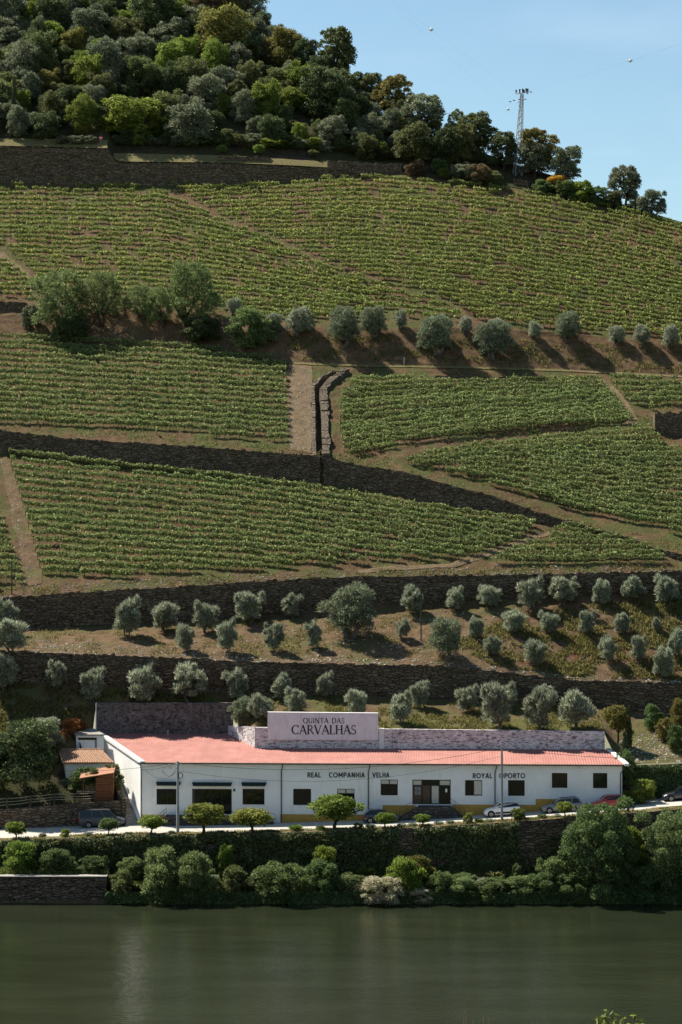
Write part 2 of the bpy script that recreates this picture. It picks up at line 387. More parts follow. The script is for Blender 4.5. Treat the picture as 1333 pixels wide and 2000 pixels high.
M['hut_roof'] = plain('terracotta_hut_roof', (0.36, 0.17, 0.10), 0.8, 0.12, 2)
M['rope'] = plain('rope', (0.30, 0.26, 0.20), 0.9, 0.1, 5)
M['tyre'] = plain('tyre_rubber', (0.012, 0.012, 0.012), 0.85, 0.1, 5)
M['rim'] = plain('alloy_rim', (0.42, 0.42, 0.43), 0.35, 0.05, 5, 0.7)
M['chrome'] = plain('headlamp', (0.65, 0.66, 0.68), 0.15, 0.03, 5, 0.5)
M['red_lamp'] = plain('red_tail_lamp', (0.35, 0.02, 0.02), 0.25, 0.05, 5)
M['plastic'] = plain('black_plastic', (0.014, 0.014, 0.015), 0.6, 0.1, 5)
M['interior'] = plain('dark_interior', (0.03, 0.028, 0.025), 0.9, 0.2, 1)
M['curtain'] = plain('cream_curtain', (0.55, 0.52, 0.44), 0.9, 0.08, 3)
M['brown_door'] = plain('brown_door', (0.10, 0.065, 0.04), 0.6, 0.15, 4)
M['paper'] = plain('white_notice', (0.75, 0.75, 0.73), 0.8, 0.02, 3)
M['fruit'] = plain('orange_fruit', (0.60, 0.24, 0.03), 0.6, 0.1, 5)
M['sign_red'] = plain('red_sign_paint', (0.55, 0.06, 0.05), 0.6, 0.05, 5)
def glossy(name, col, rough, spec=0.5, coat=0.0):
    m, n, l, b = new_mat(name)
    b.inputs['Base Color'].default_value = (*col, 1); b.inputs['Roughness'].default_value = rough
    b.inputs['Specular IOR Level'].default_value = spec; b.inputs['Coat Weight'].default_value = coat
    g = noise_node(n, l, 40.0, 2, 0.5, geo_pos(n)); rr = n.new('ShaderNodeMapRange')
    rr.inputs['To Min'].default_value = rough * 0.8; rr.inputs['To Max'].default_value = rough * 1.3
    l.new(g.outputs['Fac'], rr.inputs['Value']); l.new(rr.outputs[0], b.inputs['Roughness'])
    return m
M['glass'] = glossy('dark_window_glass', (0.010, 0.012, 0.010), 0.06, 0.5)
M['glass_lit'] = glossy('lit_window_glass', (0.20, 0.24, 0.26), 0.08, 0.5)  # pale colour paints in the lit look of the entrance door panes
M['car_white'] = glossy('white_car_paint', (0.78, 0.78, 0.77), 0.35, 0.5, 0.6)
M['car_grey'] = glossy('grey_green_car_paint', (0.13, 0.155, 0.16), 0.35, 0.5, 0.7)
M['car_navy'] = glossy('dark_blue_car_paint', (0.022, 0.032, 0.048), 0.35, 0.5, 0.7)
M['car_red'] = glossy('red_car_paint', (0.34, 0.025, 0.025), 0.35, 0.5, 0.6)
M['car_black'] = glossy('black_car_paint', (0.014, 0.015, 0.018), 0.3, 0.5, 0.8)
M['van_grey'] = glossy('dark_grey_van_paint', (0.045, 0.047, 0.052), 0.4, 0.5, 0.6)
# river
m, n_, l_, b_ = new_mat('river_water'); M['water'] = m
p_ = geo_pos(n_)
w1 = noise_node(n_, l_, 1.0, 4, 0.6, mapped(n_, l_, p_, (0.9, 2.0, 1)))
w2 = noise_node(n_, l_, 1.0, 3, 0.6, mapped(n_, l_, p_, (0.05, 0.16, 1)))
mm_ = n_.new('ShaderNodeMath'); mm_.operation = 'MULTIPLY_ADD'; mm_.inputs[1].default_value = 2.5
l_.new(w2.outputs['Fac'], mm_.inputs[0]); l_.new(w1.outputs['Fac'], mm_.inputs[2])
bump(n_, l_, mm_.outputs[0], b_, 0.6, 0.095)
wc = ramp(n_, [(0.35, (0.015, 0.019, 0.010)), (0.65, (0.022, 0.027, 0.015))]); l_.new(w2.outputs['Fac'], wc.inputs[0]); l_.new(wc.outputs[0], b_.inputs['Base Color'])
b_.inputs['Roughness'].default_value = 0.04; b_.inputs['IOR'].default_value = 1.33

# ------------------------------------------------------------------ terrain: contour lines measured as (u, v) in the photo, put at real depths
U = np.unique(np.concatenate([np.arange(-420, 1760, 8.0), np.arange(596, 700, 2.0)]))
def line(pts):
    a = np.array(pts, float); return np.interp(U, a[:, 0], a[:, 1])
def zY(v, Y):                       # height of image row v at depth Y
    return H + (1000.0 - v) / F * Y
def climb(vl, Yl, vu, slope):       # depth of the upper line of a slope of the given steepness
    zl = zY(vl, Yl); k = (1000.0 - vu) / F
    return (H - zl + slope * Yl) / (slope - k)

vA0 = line([(-420, 1530), (60, 1522), (112, 1515), (150, 1462), (180, 1440), (188, 1376), (452, 1376), (460, 1412), (500, 1428), (1182, 1430), (1192, 1460), (1225, 1494), (1333, 1489), (1760, 1480)])
YA0 = line([(-420, 271), (112, 272), (150, 278), (180, 281.5), (188, 283.4), (452, 283.4), (460, 281), (500, 274.2), (1182, 273.0), (1192, 270), (1225, 267.6), (1333, 267.6), (1760, 267.6)])
vW1b = line([(-420, 1325), (60, 1332), (90, 1334), (330, 1349), (667, 1359), (867, 1365), (1167, 1382), (1333, 1398), (1760, 1430)])
YW1 = np.full_like(U, 285.0)
vW1t = line([(-420, 1262), (60, 1275), (250, 1282), (500, 1294), (667, 1298), (857, 1302), (947, 1310), (1097, 1327), (1137, 1330), (1333, 1336), (1760, 1345)])
vW2b = line([(-420, 1240), (30, 1227), (225, 1222), (425, 1210), (667, 1191), (742, 1184), (967, 1171), (1333, 1157), (1760, 1140)])
YW2 = np.full_like(U, 302.0)
vW2t = line([(-420, 1180), (0, 1169), (200, 1155), (350, 1147), (500, 1137), (667, 1128), (967, 1124), (1333, 1117), (1760, 1110)])
vW3b = line([(-420, 852), (0, 884), (63, 889), (260, 912), (475, 933), (629, 944), (749, 958), (850, 986), (959, 1001), (1053, 1022), (1150, 1038), (1299, 1086), (1333, 1094), (1400, 1110), (1500, 1112), (1760, 1106)])
YW3 = climb(vW2t, YW2 + 0.3, vW3b, 0.5)
vW3t = line([(-420, 815), (0, 841), (134, 857), (168, 860), (336, 870), (560, 887), (626, 893), (650, 897), (710, 911), (788, 921), (850, 941), (959, 968), (1053, 1001), (1158, 1032), (1240, 1055), (1299, 1077), (1333, 1083), (1400, 1100), (1500, 1107), (1760, 1103)])
vD1 = line([(-420, 640), (0, 655), (300, 666), (480, 688), (560, 706), (700, 713), (820, 716), (1100, 722), (1333, 735), (1760, 765)])
YD1 = climb(vW3t, YW3 + 0.3, vD1, 0.5)
vE1 = line([(-420, 585), (0, 597), (300, 606), (430, 622), (560, 640), (700, 640), (900, 640), (1100, 650), (1333, 674), (1760, 720)])
YE1 = climb(vD1, YD1, vE1, 0.95)
vF1 = line([(-420, 350), (0, 354), (222, 362), (440, 361), (560, 353), (700, 343), (780, 340), (870, 352), (1000, 366), (1180, 397), (1333, 437), (1500, 490), (1760, 590)])
YF1 = climb(vE1, YE1, vF1, 0.5)
vW4t = line([(-420, 285), (0, 287), (215, 292), (223, 318), (440, 320), (560, 325), (700, 333), (780, 337.5), (870, 350.5), (1000, 364.5), (1180, 395), (1333, 436), (1500, 489), (1760, 589)])
vG1 = line([(-420, -260), (200, -160), (420, -60), (500, 15), (560, 80), (620, 140), (700, 200), (800, 250), (900, 282), (1000, 318), (1100, 348), (1180, 388), (1250, 408), (1333, 434), (1500, 487.5), (1760, 587.5)])
YG0 = YF1 + 0.3
YG1 = np.maximum(climb(vW4t, YG0, vG1, 0.62), YG0 + 3.0)

ZONES = {}
def zone(name, vl, Yl, vu, Yu):
    zl = zY(vl, Yl); zu = zY(vu, Yu)
    ZONES[name] = dict(vl=vl, Yl=Yl, zl=zl, vu=vu, Yu=Yu, zu=zu)
zone('A', vA0, YA0, vW1b, YW1)
zone('B', vW1t, YW1 + 0.3, vW2b, YW2)
zone('C', vW2t, YW2 + 0.3, vW3b, YW3)
zone('D', vW3t, YW3 + 0.3, vD1, YD1)
zone('E', vD1, YD1, vE1, YE1)
zone('F', vE1, YE1, vF1, YF1)
zone('G', vW4t, YG0, vG1, YG1)

def place(u, v):
    """world points on the hillside seen at photo pixels (u, v)"""
    u = np.atleast_1d(np.asarray(u, float)); v = np.atleast_1d(np.asarray(v, float))
    out = np.full((len(u), 3), np.nan)
    k = (v - 1000.0) / F
    for z in ZONES.values():
        g = {q: np.interp(u, U, z[q]) for q in z}
        msk = (v <= g['vl'] + 0.6) & (v >= g['vu'] - 0.6) & np.isnan(out[:, 0])
        t = (H - g['zl'] - k * g['Yl']) / (g['zu'] - g['zl'] + k * (g['Yu'] - g['Yl']) + 1e-9)
        t = np.clip(t, 0, 1)
        Y = g['Yl'] + t * (g['Yu'] - g['Yl']); Z = g['zl'] + t * (g['zu'] - g['zl']); X = (u - 666.5) / F * Y
        P = np.stack([X, Y, Z + ground_noise(X, Y) * np.minimum(1, 12 * np.minimum(t, 1 - t))], 1)
        out[msk] = P[msk]
    bad = np.isnan(out[:, 0])
    if bad.any():                   # on a wall face: nearest line below
        for i in np.where(bad)[0]:
            best = None
            for z in ZONES.values():
                for a, b in (('vl', 'l'), ('vu', 'u')):
                    vv = np.interp(u[i], U, z[a]); d = abs(vv - v[i])
                    if best is None or d < best[0]:
                        best = (d, np.interp(u[i], U, z['Y' + b]), np.interp(u[i], U, z['z' + b]))
            out[i] = ((u[i] - 666.5) / F * best[1], best[1], best[2])
    return out
def zone_mesh(name, key, mat, rows, hole=None, umin=-500, umax=2000):
    z = ZONES[key]; s = (U >= umin) & (U <= umax); uu = U[s]
    T = np.linspace(0, 1, rows)[:, None]
    Y = z['Yl'][s] + T * (z['Yu'][s] - z['Yl'][s]); Z = z['zl'][s] + T * (z['zu'][s] - z['zl'][s]); X = (uu - 666.5) / F * Y
    fade = np.minimum(1, 12 * np.minimum(T, 1 - T))
    Z = Z + ground_noise(X, Y) * fade
    Fc = grid_faces(rows, len(uu))
    V = np.stack([X.ravel(), Y.ravel(), Z.ravel()], 1)
    if hole is not None:
        c = V[Fc].mean(1)
        cu = c[:, 0] / c[:, 1] * F + 666.5; cv = 1000 - (c[:, 2] - H) / c[:, 1] * F
        Fc = Fc[~in_poly(cu, cv, hole)]
    o = link_mesh(name, mesh_from_grid(name, V, Fc), mat)
    return tag(o, kind='structure')

DITCH_L = [(652, 726), (632, 738), (615, 757), (617, 800), (617, 850), (619, 891)]
DITCH_R = [(668, 726), (648, 742), (624, 768), (627, 800), (629, 850), (630, 893)]
zone_mesh('olive_terrace_ground', 'A', M['soil_grass'], 40)
zone_mesh('upper_olive_terrace_ground', 'B', M['soil_olive'], 50)
zone_mesh('lower_vineyard_ground', 'C', M['soil'], 60)
zone_mesh('middle_vineyard_ground', 'D', M['soil'], 90, hole=DITCH_L + DITCH_R[::-1])
zone_mesh('bank_ground', 'E', M['soil_bank'], 34)
zone_mesh('upper_vineyard_ground', 'F', M['soil'], 70)
zone_mesh('wooded_hill_ground', 'G', M['forest_floor_and_garden_shade'], 50)
# far side of the hill, falling away behind the ridge
Xr = (U - 666.5) / F * YG1; Zr = zY(vG1, YG1)
V = np.concatenate([np.stack([Xr, YG1, Zr], 1), np.stack([Xr * 1.1, YG1 + 60, Zr - 25], 1), np.stack([Xr * 1.6, YG1 + 300, Zr * 0 - 5], 1)])
tag(link_mesh('hill_back', mesh_from_grid('hill_back', V, grid_faces(3, len(U))), M['forest_floor_and_garden_shade']), kind='structure')

def terrace_wall(name, label, vb, vt, Yb, u0, u1, mat, thick=0.6, lift=0.0, over=0.25, group=None):
    uu = np.arange(u0, u1 + 0.1, 5.0)
    b = np.interp(uu, U, vb); t = np.interp(uu, U, vt); Y = np.interp(uu, U, Yb)
    zb = zY(b, Y) - 0.5; zt = zY(t, Y + 0.3) + lift
    X = (uu - 666.5) / F * Y
    zt = zt + 0.14 * vnoise(X / 0.7, X * 0 + 3, 5) + 0.05
    n = 9; rows = []
    for i in range(n):
        f = i / (n - 1.0); z = zb + f * (zt - zb)
        rows.append(np.stack([X, Y - 0.06 + over * f + 0.16 * vnoise(X / 0.8, z / 0.4, 9), z], 1))
    rows.append(np.stack([X, Y + over + thick, zt + 0.02], 1))
    rows.append(np.stack([X, Y + over + thick, zb], 1))
    V = np.concatenate(rows); Fc = [tuple(q) for q in grid_faces(len(rows), len(uu))]
    nr, nc = len(rows), len(uu)
    Fc.append(tuple(r * nc for r in range(nr))[::-1]); Fc.append(tuple(r * nc + nc - 1 for r in range(nr)))
    o = add(name, V, Fc, mat)
    rr = np.random.default_rng(int(abs(u0) + vb.sum()) % 9999)
    area = float(np.abs(X[-1] - X[0]) * np.mean(zt - zb)); ns = int(min(2600, area * 3.2)); Q = []
    for i in range(ns):
        f = rr.random(); uu_ = u0 + (u1 - u0) * f
        if uu_ < -40 or uu_ > 1373: continue
        Yc = np.interp(uu_, uu, Y); x_ = (uu_ - 666.5) / F * Yc; g = rr.random() ** 0.8; za, zc = np.interp(uu_, uu, zb), np.interp(uu_, uu, zt); z_ = za + (zc - za) * g
        if g > 0.93: z_ = zc - 0.02
        a = 0.14 + 0.26 * rr.random(); h = 0.07 + 0.11 * rr.random(); d = 0.05 + 0.12 * rr.random(); y_ = Yc - 0.06 + over * g - d; t_ = 0.06 * rr.normal()
        c = np.array([(x_ - a, y_, z_ - h), (x_ + a, y_, z_ - h + t_), (x_ + a * 0.85, y_, z_ + h + t_), (x_ - a * 0.9, y_, z_ + h)]); b_ = c + (0, 0.35, 0)
        Q += [c, [c[3], c[2], b_[2], b_[3]], [c[1], b_[1], b_[2], c[2]], [b_[0], c[0], c[3], b_[3]]]
    if Q:
        ORG[o.name] = np.zeros(3); tag(link_mesh('stones', mesh_from_quads('wall_stones', np.array([np.array(q) for q in Q])), mat, o), kind='stuff')
    return tag(o, label, 'wall', group)
WALLS = 'dry stone terrace walls'
terrace_wall('terrace_wall', 'long dark dry stone wall below the upper olive terrace, behind the red-roofed building', vW1b, vW1t, YW1, -400, 1740, M['schist'], group=WALLS)
terrace_wall('terrace_wall', 'long dark dry stone wall between the upper olives and the lowest vineyard', vW2b, vW2t, YW2, -400, 1740, M['schist'], group=WALLS)
terrace_wall('terrace_wall', 'dark stone wall sloping down, left of the narrow stone ditch', vW3b, vW3t, YW3, -400, 626, M['schist'], group=WALLS)
terrace_wall('terrace_wall', 'dark stone wall curving down to the right of the narrow stone ditch', vW3b, vW3t, YW3, 633, 1480, M['schist'], group=WALLS)
terrace_wall('terrace_wall', 'tall dark stone wall at the left edge below the hilltop wood', vF1, vW4t, YF1, -400, 220, M['schist'], group=WALLS)
terrace_wall('terrace_wall', 'long tapering stone wall along the top of the upper vineyard', vF1, vW4t, YF1, 220, 790, M['schist'], group=WALLS)
def free_wall(name, label, pts, hpx, mat, thick=0.5, cat='wall', group=None, back=False):
    """low wall standing on the hillside along photo points; hpx its height in photo pixels"""
    a = np.array(pts, float); n = 24
    tt = np.linspace(0, 1, n); seg = np.linspace(0, 1, len(a))
    u = np.interp(tt, seg, a[:, 0]); v = np.interp(tt, seg, a[:, 1])
    P = place(u, v); h = hpx * P[:, 1] / F
    mb = MB()
    for i in range(n - 1):
        p, q = P[i], P[i + 1]; hh = h[i] * (1 + 0.15 * (rng.random() - 0.5)); o = 0.04 * rng.random()
        d = q - p; nn = np.array([-d[1], d[0], 0]); nn /= np.linalg.norm(nn) + 1e-9; nn *= thick
        lo = -0.6
        mb.box8([p + (0, 0, lo) - nn * o, q + (0, 0, lo) - nn * o, q + nn + (0, 0, lo), p + nn + (0, 0, lo), p + (0, 0, hh) - nn * o, q + (0, 0, hh) - nn * o, q + nn + (0, 0, hh), p + nn + (0, 0, hh)])
    return tag(mb.build(name, mat), label, cat, group)
free_wall('terrace_wall', 'short dark wall under the bench path above the right middle vines', [(850, 741), (920, 742), (990, 744)], 8, M['schist'], group=WALLS)
free_wall('terrace_wall', 'short dark wall at the right edge beside the stepped path', [(1280, 846), (1330, 848), (1420, 850)], 42, M['schist'], 2.5, group=WALLS)
free_wall('terrace_wall', 'low stone wall on the terrace at the foot of the hilltop wood', [(640, 331), (710, 335), (785, 336)], 17, M['schist'], 1.2, group=WALLS)
free_wall('terrace_wall', 'low dark wall on the dry grass terrace left of the sapling', [(425, 317), (480, 317), (525, 318)], 12, M['schist'], 1.0, group=WALLS)
free_wall('terrace_wall', 'small dark wall at the left edge below the vineyard path', [(-60, 603), (0, 602), (48, 604)], 14, M['schist'], 1.5, group=WALLS)
free_wall('stone_platform', 'small dark stone base below the lattice pylon', [(1003, 360), (1020, 362), (1032, 366)], 12, M['schist'], 2.0, 'platform')

# sheets laid on the slope: paths
def path_sheet(name, left, right, mat, lift=0.07, n=40, m=7):
    L = np.array(left, float); R = np.array(right, float); s = np.linspace(0, 1, n)
    lu = np.interp(s, np.linspace(0, 1, len(L)), L[:, 0]); lv = np.interp(s, np.linspace(0, 1, len(L)), L[:, 1])
    ru = np.interp(s, np.linspace(0, 1, len(R)), R[:, 0]); rv = np.interp(s, np.linspace(0, 1, len(R)), R[:, 1])
    wd_ = np.hypot(ru - lu, rv - lv) * 0.22; dx_ = np.sign(ru - lu + 1e-6)
    if abs(L[0, 0] - L[-1, 0]) < 120:
        lu = lu - dx_ * wd_ * vnoise(s * 9, s * 0 + L[0, 0], 6); ru = ru + dx_ * wd_ * vnoise(s * 9, s * 0 + R[0, 1], 7)
    V = []
    for j in range(m):
        f = j / (m - 1.0); V.append(place(lu + f * (ru - lu), lv + f * (rv - lv)))
    V = np.stack(V, 1).reshape(-1, 3); V[:, 2] += lift
    o = link_mesh(name, mesh_from_grid(name, V, grid_faces(n, m, True)), mat)
    return tag(o, kind='structure')
path_sheet('path', [(566, 878), (565, 800), (564, 712)], [(613, 886), (612, 800), (612, 716)], M['path'])
path_sheet('path', [(48, 1146), (30, 1040), (-4, 892)], [(84, 1140), (60, 1020), (14, 892)], M['soil_olive'])
path_sheet('path', [(700, 1120), (880, 1109), (1000, 1074), (1075, 1044)], [(700, 1113), (870, 1102), (985, 1064), (1072, 1038)], M['path'])
path_sheet('path', [(1226, 832), (1205, 790), (1176, 744)], [(1250, 828), (1228, 786), (1190, 744)], M['path'])
path_sheet('path', [(-60, 502), (0, 506), (50, 548)], [(-60, 486), (10, 494), (66, 545)], M['path'])
path_sheet('path', [(566, 712), (700, 717), (900, 720), (1100, 726), (1333, 738), (1450, 746)], [(566, 708), (700, 713), (900, 716), (1100, 722), (1333, 734), (1450, 742)], M['dry_terrace'], 0.10, 120, 5)
path_sheet('grass_terrace', [(222, 319), (440, 321), (560, 326), (700, 334)], [(222, 302), (440, 306), (560, 314), (700, 322)], M['dry_terrace'], 0.30, 60, 9)
path_sheet('grass_terrace', [(-60, 288), (0, 288), (210, 292)], [(-60, 272), (0, 272), (210, 276)], M['dry_terrace'], 0.30, 40, 9)

# ------------------------------------------------------------------ river, bank, road
V = [(-700, -250, 0), (700, -250, 0), (700, 262, 0), (-700, 262, 0)]
tag(add('river', V, [(0, 1, 2, 3)], M['water']), kind='structure')
xs = np.linspace(-300, 300, 41); ys = np.array([-120, -40, -8, 8, 60, 110, 150, 172, 190.0])
zs = np.array([75, 50, 40.2, 39.0, 24.5, 12.0, 2.5, -1.0, -4.0])
XX, YY = np.meshgrid(xs, ys); ZZ = np.interp(YY, ys, zs) + 0.8 * vnoise(XX / 9, YY / 9, 4) * (np.abs(YY) > 30) - 0.6 * (YY > 30)
tag(link_mesh('near_bank', mesh_from_grid('near_bank', np.stack([XX.ravel(), YY.ravel(), ZZ.ravel()], 1), grid_faces(len(ys), len(xs))), M['soil_grass']), kind='structure')
RX = [-140, -38.6, -22.7, -6.7, 5.4, 18.2, 32.2, 38.6, 120]; RZ = [4.6, 5.66, 6.3, 6.6, 7.0, 7.75, 8.8, 9.3, 15.0]
def road_z(x): return np.interp(x, RX, RZ)
def road_tilt(x): return math.atan2(float(road_z(x + 2) - road_z(x - 2)), 4.0)
xs = np.linspace(-130, 110, 241)
def strip(name, y0, y1, dz, mat, nrow=2, nz=0.0, x0=-130, x1=110):
    x = xs[(xs >= x0) & (xs <= x1)]; yy = np.linspace(y0, y1, nrow)
    X, Yg = np.meshgrid(x, yy); Z = road_z(X) + dz + nz * vnoise(X / 0.8, Yg / 0.8, 12)
    return tag(link_mesh(name, mesh_from_grid(name, np.stack([X.ravel(), Yg.ravel(), Z.ravel()], 1), grid_faces(nrow, len(x))), mat), kind='structure')
strip('road', 258.3, 267.5, 0.0, M['asphalt'])
strip('verge', 256.0, 258.45, 0.10, M['dry_terrace'], 9, 0.22)
# river bank below the road
def bank_z(x, y): return np.interp(y, [249.2, 251.5, 256.2], [-0.6, 1.1, 2.7]) + 0.5 * vnoise(np.asarray(x) / 2.0, np.asarray(y) / 2.0, 21)
X, Yg = np.meshgrid(np.linspace(-130, 110, 300), np.linspace(249.2, 256.2, 16))
tag(link_mesh('river_bank', mesh_from_grid('river_bank', np.stack([X.ravel(), Yg.ravel(), bank_z(X, Yg).ravel()], 1), grid_faces(16, 300)), M['soil_grass']), kind='structure')
# retaining wall under the road
def wall_strip(name, label, x, y, zb, zt, mat, thick, cap=0.0, group=None):
    n = 8; rows = []
    for i in range(n):
        f = i / (n - 1.0); z = zb + f * (zt - zb); rows.append(np.stack([x, y + 0.10 * vnoise(x / 0.7, z / 0.35, 31), z], 1))
    rows.append(np.stack([x, y + thick, zt], 1)); rows.append(np.stack([x, y + thick, zb], 1))
    nc = len(x); Fc = [tuple(q) for q in grid_faces(len(rows), nc)]
    Fc.append(tuple(r * nc for r in range(len(rows)))[::-1]); Fc.append(tuple(r * nc + nc - 1 for r in range(len(rows))))
    return tag(add(name, np.concatenate(rows), Fc, mat), label, 'wall', group)
x = np.linspace(-130, 110, 400)
wall_strip('river_retaining_wall', 'dark stone retaining wall under the road, mostly covered with ivy', x, np.full_like(x, 255.95), np.full_like(x, 1.2), road_z(x) + 0.12, M['schist'], 0.5)
# pale kerb stones on its edge
x = np.linspace(pix(-100, 0, 251)[0], pix(209, 0, 251)[0], 60)
wall_strip('quay_wall', 'dark low quay wall with pale coping at the left waterline', x, np.full_like(x, 250.4), np.full_like(x, -1.0), np.full_like(x, 2.75), M['schist'], 1.2)
qo = bpy.data.objects['quay_wall']
ORG[qo.name] = np.zeros(3)
mb = MB(); mb.box(x[0], x[-1] + 0.05, 250.25, 251.7, 2.765, 2.86); mb.build('coping', M['concrete'], qo)
qz = MB(); qz.raw([(x[0], 251.55, 2.70), (x[-1], 251.55, 2.70), (x[-1], 256.0, 2.9), (x[0], 256.0, 2.9)], [(0, 1, 2, 3)])
tag(qz.build('quay_top', M['soil_grass']), kind='structure')

# ------------------------------------------------------------------ stone ditch
dr = thing('stone_ditch', 'narrow stone-lined ditch running down between the middle vineyards', 'ditch', tuple(place(625, 880)[0]))
L = np.array(DITCH_L, float); R = np.array(DITCH_R, float); s = np.linspace(0, 1, 40); sg = np.linspace(0, 1, len(L))
PL = place(np.interp(s, sg, L[:, 0]), np.interp(s, sg, L[:, 1])); PR = place(np.interp(s, sg, R[:, 0]), np.interp(s, sg, R[:, 1]))
PL2 = PL + (-0.25, 0, 0.03); PR2 = PR + (0.15, 0, 0.03)
V = np.concatenate([PL2, PL + (0, 0, -1.9), PR + (0, 0, -1.9), PR2]); nn = len(s)
add('channel', V, [(k * nn + i, k * nn + i + 1, (k + 1) * nn + i + 1, (k + 1) * nn + i) for k in range(3) for i in range(nn - 1)], M['schist'], dr)
mb = MB(); wd = np.array([1.05, 0.1, 0.0])
for i in range(nn - 1):
    a, b = PR[i] + (0.02, 0, 0), PR[i + 1] + (0.02, 0, 0); hh = 0.55 + 0.18 * rng.random(); w = wd * (0.85 + 0.3 * rng.random()); dn = np.array([0, 0, -0.8]); up = np.array([0, 0, hh])
    mb.box8([a + dn, a + w + dn, b + w + dn, b + dn, a + up, a + w + up, b + w + up, b + up])
mb.build('side_wall', M['schist_pale'], dr)
mb = MB()
for i in range(nn - 1):
    a, b = PL[i] + (-0.55, 0, 0), PL[i + 1] + (-0.55, 0, 0); hh = 0.10 + 0.1 * rng.random(); w = np.array([0.5, 0, 0]); dn = np.array([0, 0, -0.6]); up = np.array([0, 0, hh])
    mb.box8([a + dn, a + w + dn, b + w + dn, b + dn, a + up, a + w + up, b + w + up, b + up])
mb.build('edge_stones', M['schist_pale'], dr)

# ------------------------------------------------------------------ foliage generators
def unit(a): return a / (np.linalg.norm(a, axis=-1, keepdims=True) + 1e-9)
def leaf_quads(Cn, N, length, width, r, along=None):
    n = len(Cn)
    if along is None:
        T = unit(np.cross(N, r.normal(size=(n, 3))))
    else:
        T = unit(along)
    B = unit(np.cross(T, N))
    l = (length * (0.6 + 0.8 * r.random(n)))[:, None] * 0.5; w = (width * (0.6 + 0.8 * r.random(n)))[:, None] * 0.5
    return np.stack([Cn - T * l, Cn + B * w - T * l * 0.1, Cn + T * l, Cn - B * w - T * l * 0.1], 1)
def crown_quads(r, lobes, nleaf, length, width, shoot=0.0, fill=0.25, fluff=0.38):
    lc = np.array([q[0] for q in lobes], float); lr = np.array([q[1] for q in lobes], float)
    rad_ = np.hypot(lc[:, 0], lc[:, 1]); lc[:, :2] *= np.minimum(1.0, 0.37 / (rad_ + 1e-6))[:, None]
    wgt = (lr[:, 0] * lr[:, 2]); wgt /= wgt.sum()
    k = r.choice(len(lobes), nleaf, p=wgt)
    d = unit(r.normal(size=(nleaf, 3))); d[:, 2] = np.where(d[:, 2] < -0.35, -d[:, 2], d[:, 2])
    rad = np.where(r.random(nleaf) < fill, 0.45 + 0.4 * r.random(nleaf), 0.80 + fluff * r.random(nleaf) ** 1.6)
    P = lc[k] + d * lr[k] * rad[:, None]
    keep = np.ones(nleaf, bool)
    for j in range(len(lobes)):
        q = np.linalg.norm((P - lc[j]) / lr[j], axis=1); keep &= ~((q < 0.62) & (k != j))
    P = P[keep]; d = d[keep]
    N = unit(d * 0.8 + r.normal(size=P.shape) * 0.75 + (0, 0, 0.25))
    al = None
    if shoot > 0:
        al = unit(d * shoot + (0, 0, 0.55 * shoot) + r.normal(size=P.shape) * 0.5)
        N = unit(np.cross(al, r.normal(size=P.shape)) + d * 0.2)
    return leaf_quads(P, N, length, width, r, al)
def limbs(r, n, z0, spread, top, rbase, lean=0.1, stems=1):
    mb = MB()
    for sidx in range(stems):
        a0 = r.random() * 6.28; off = (0.05 if stems > 1 else 0.0)
        b = np.array([off * math.cos(a0), off * math.sin(a0), -0.06]); t = np.array([lean * (r.random() - 0.5) + off * 2 * math.cos(a0), lean * (r.random() - 0.5) + off * 2 * math.sin(a0), z0])
        mb.tube([b, b * 0.5 + t * 0.5 + (0.02 * r.normal(), 0.02 * r.normal(), 0), t], [rbase * 1.35, rbase, rbase * 0.8], 7)
        for i in range(max(2, n // stems)):
            a = i * 6.283 / max(2, n // stems) + r.random() * 0.9; rr = spread * (0.55 + 0.45 * r.random()); zt = z0 + (top - z0) * (0.55 + 0.4 * r.random())
            e = np.array([t[0] + rr * math.cos(a), t[1] + rr * math.sin(a), zt]); mid = t * 0.5 + e * 0.5 + (0, 0, -0.04)
            mb.tube([t - (0, 0, 0.02), mid, e], [rbase * 0.6, rbase * 0.4, rbase * 0.12], 5)
            for q in range(2):
                e2 = mid + (e - mid) * 0.3 + (spread * 0.4 * r.normal(), spread * 0.4 * r.normal(), (top - z0) * 0.25 * r.random())
                mb.tube([mid, e2], [rbase * 0.3, rbase * 0.08], 4)
    return mb
VAR = {}
def variant(kind, crown, trunk): VAR.setdefault(kind, []).append((mesh_from_quads(kind + '_crown', crown), trunk.mesh(kind + '_trunk', True)))
def lobes_dome(r, n, rx, z0, z1, lr0, lr1, flat=1.0):
    out = []
    for i in range(n):
        f = (i + 0.5) / n; z = z0 + (z1 - z0) * f
        rad = rx * math.sqrt(max(0.03, 1 - ((z - (z0 * 0.55 + z1 * 0.45)) / (max(z1 - z0, 0.01) * 0.62)) ** 2))
        a = i * 2.39996 + r.random() * 0.6; q = rad * (0.45 + 0.55 * r.random()); s = lr0 + (lr1 - lr0) * r.random()
        out.append(((q * math.cos(a), q * math.sin(a), z), (s, s, s * flat)))
    return out
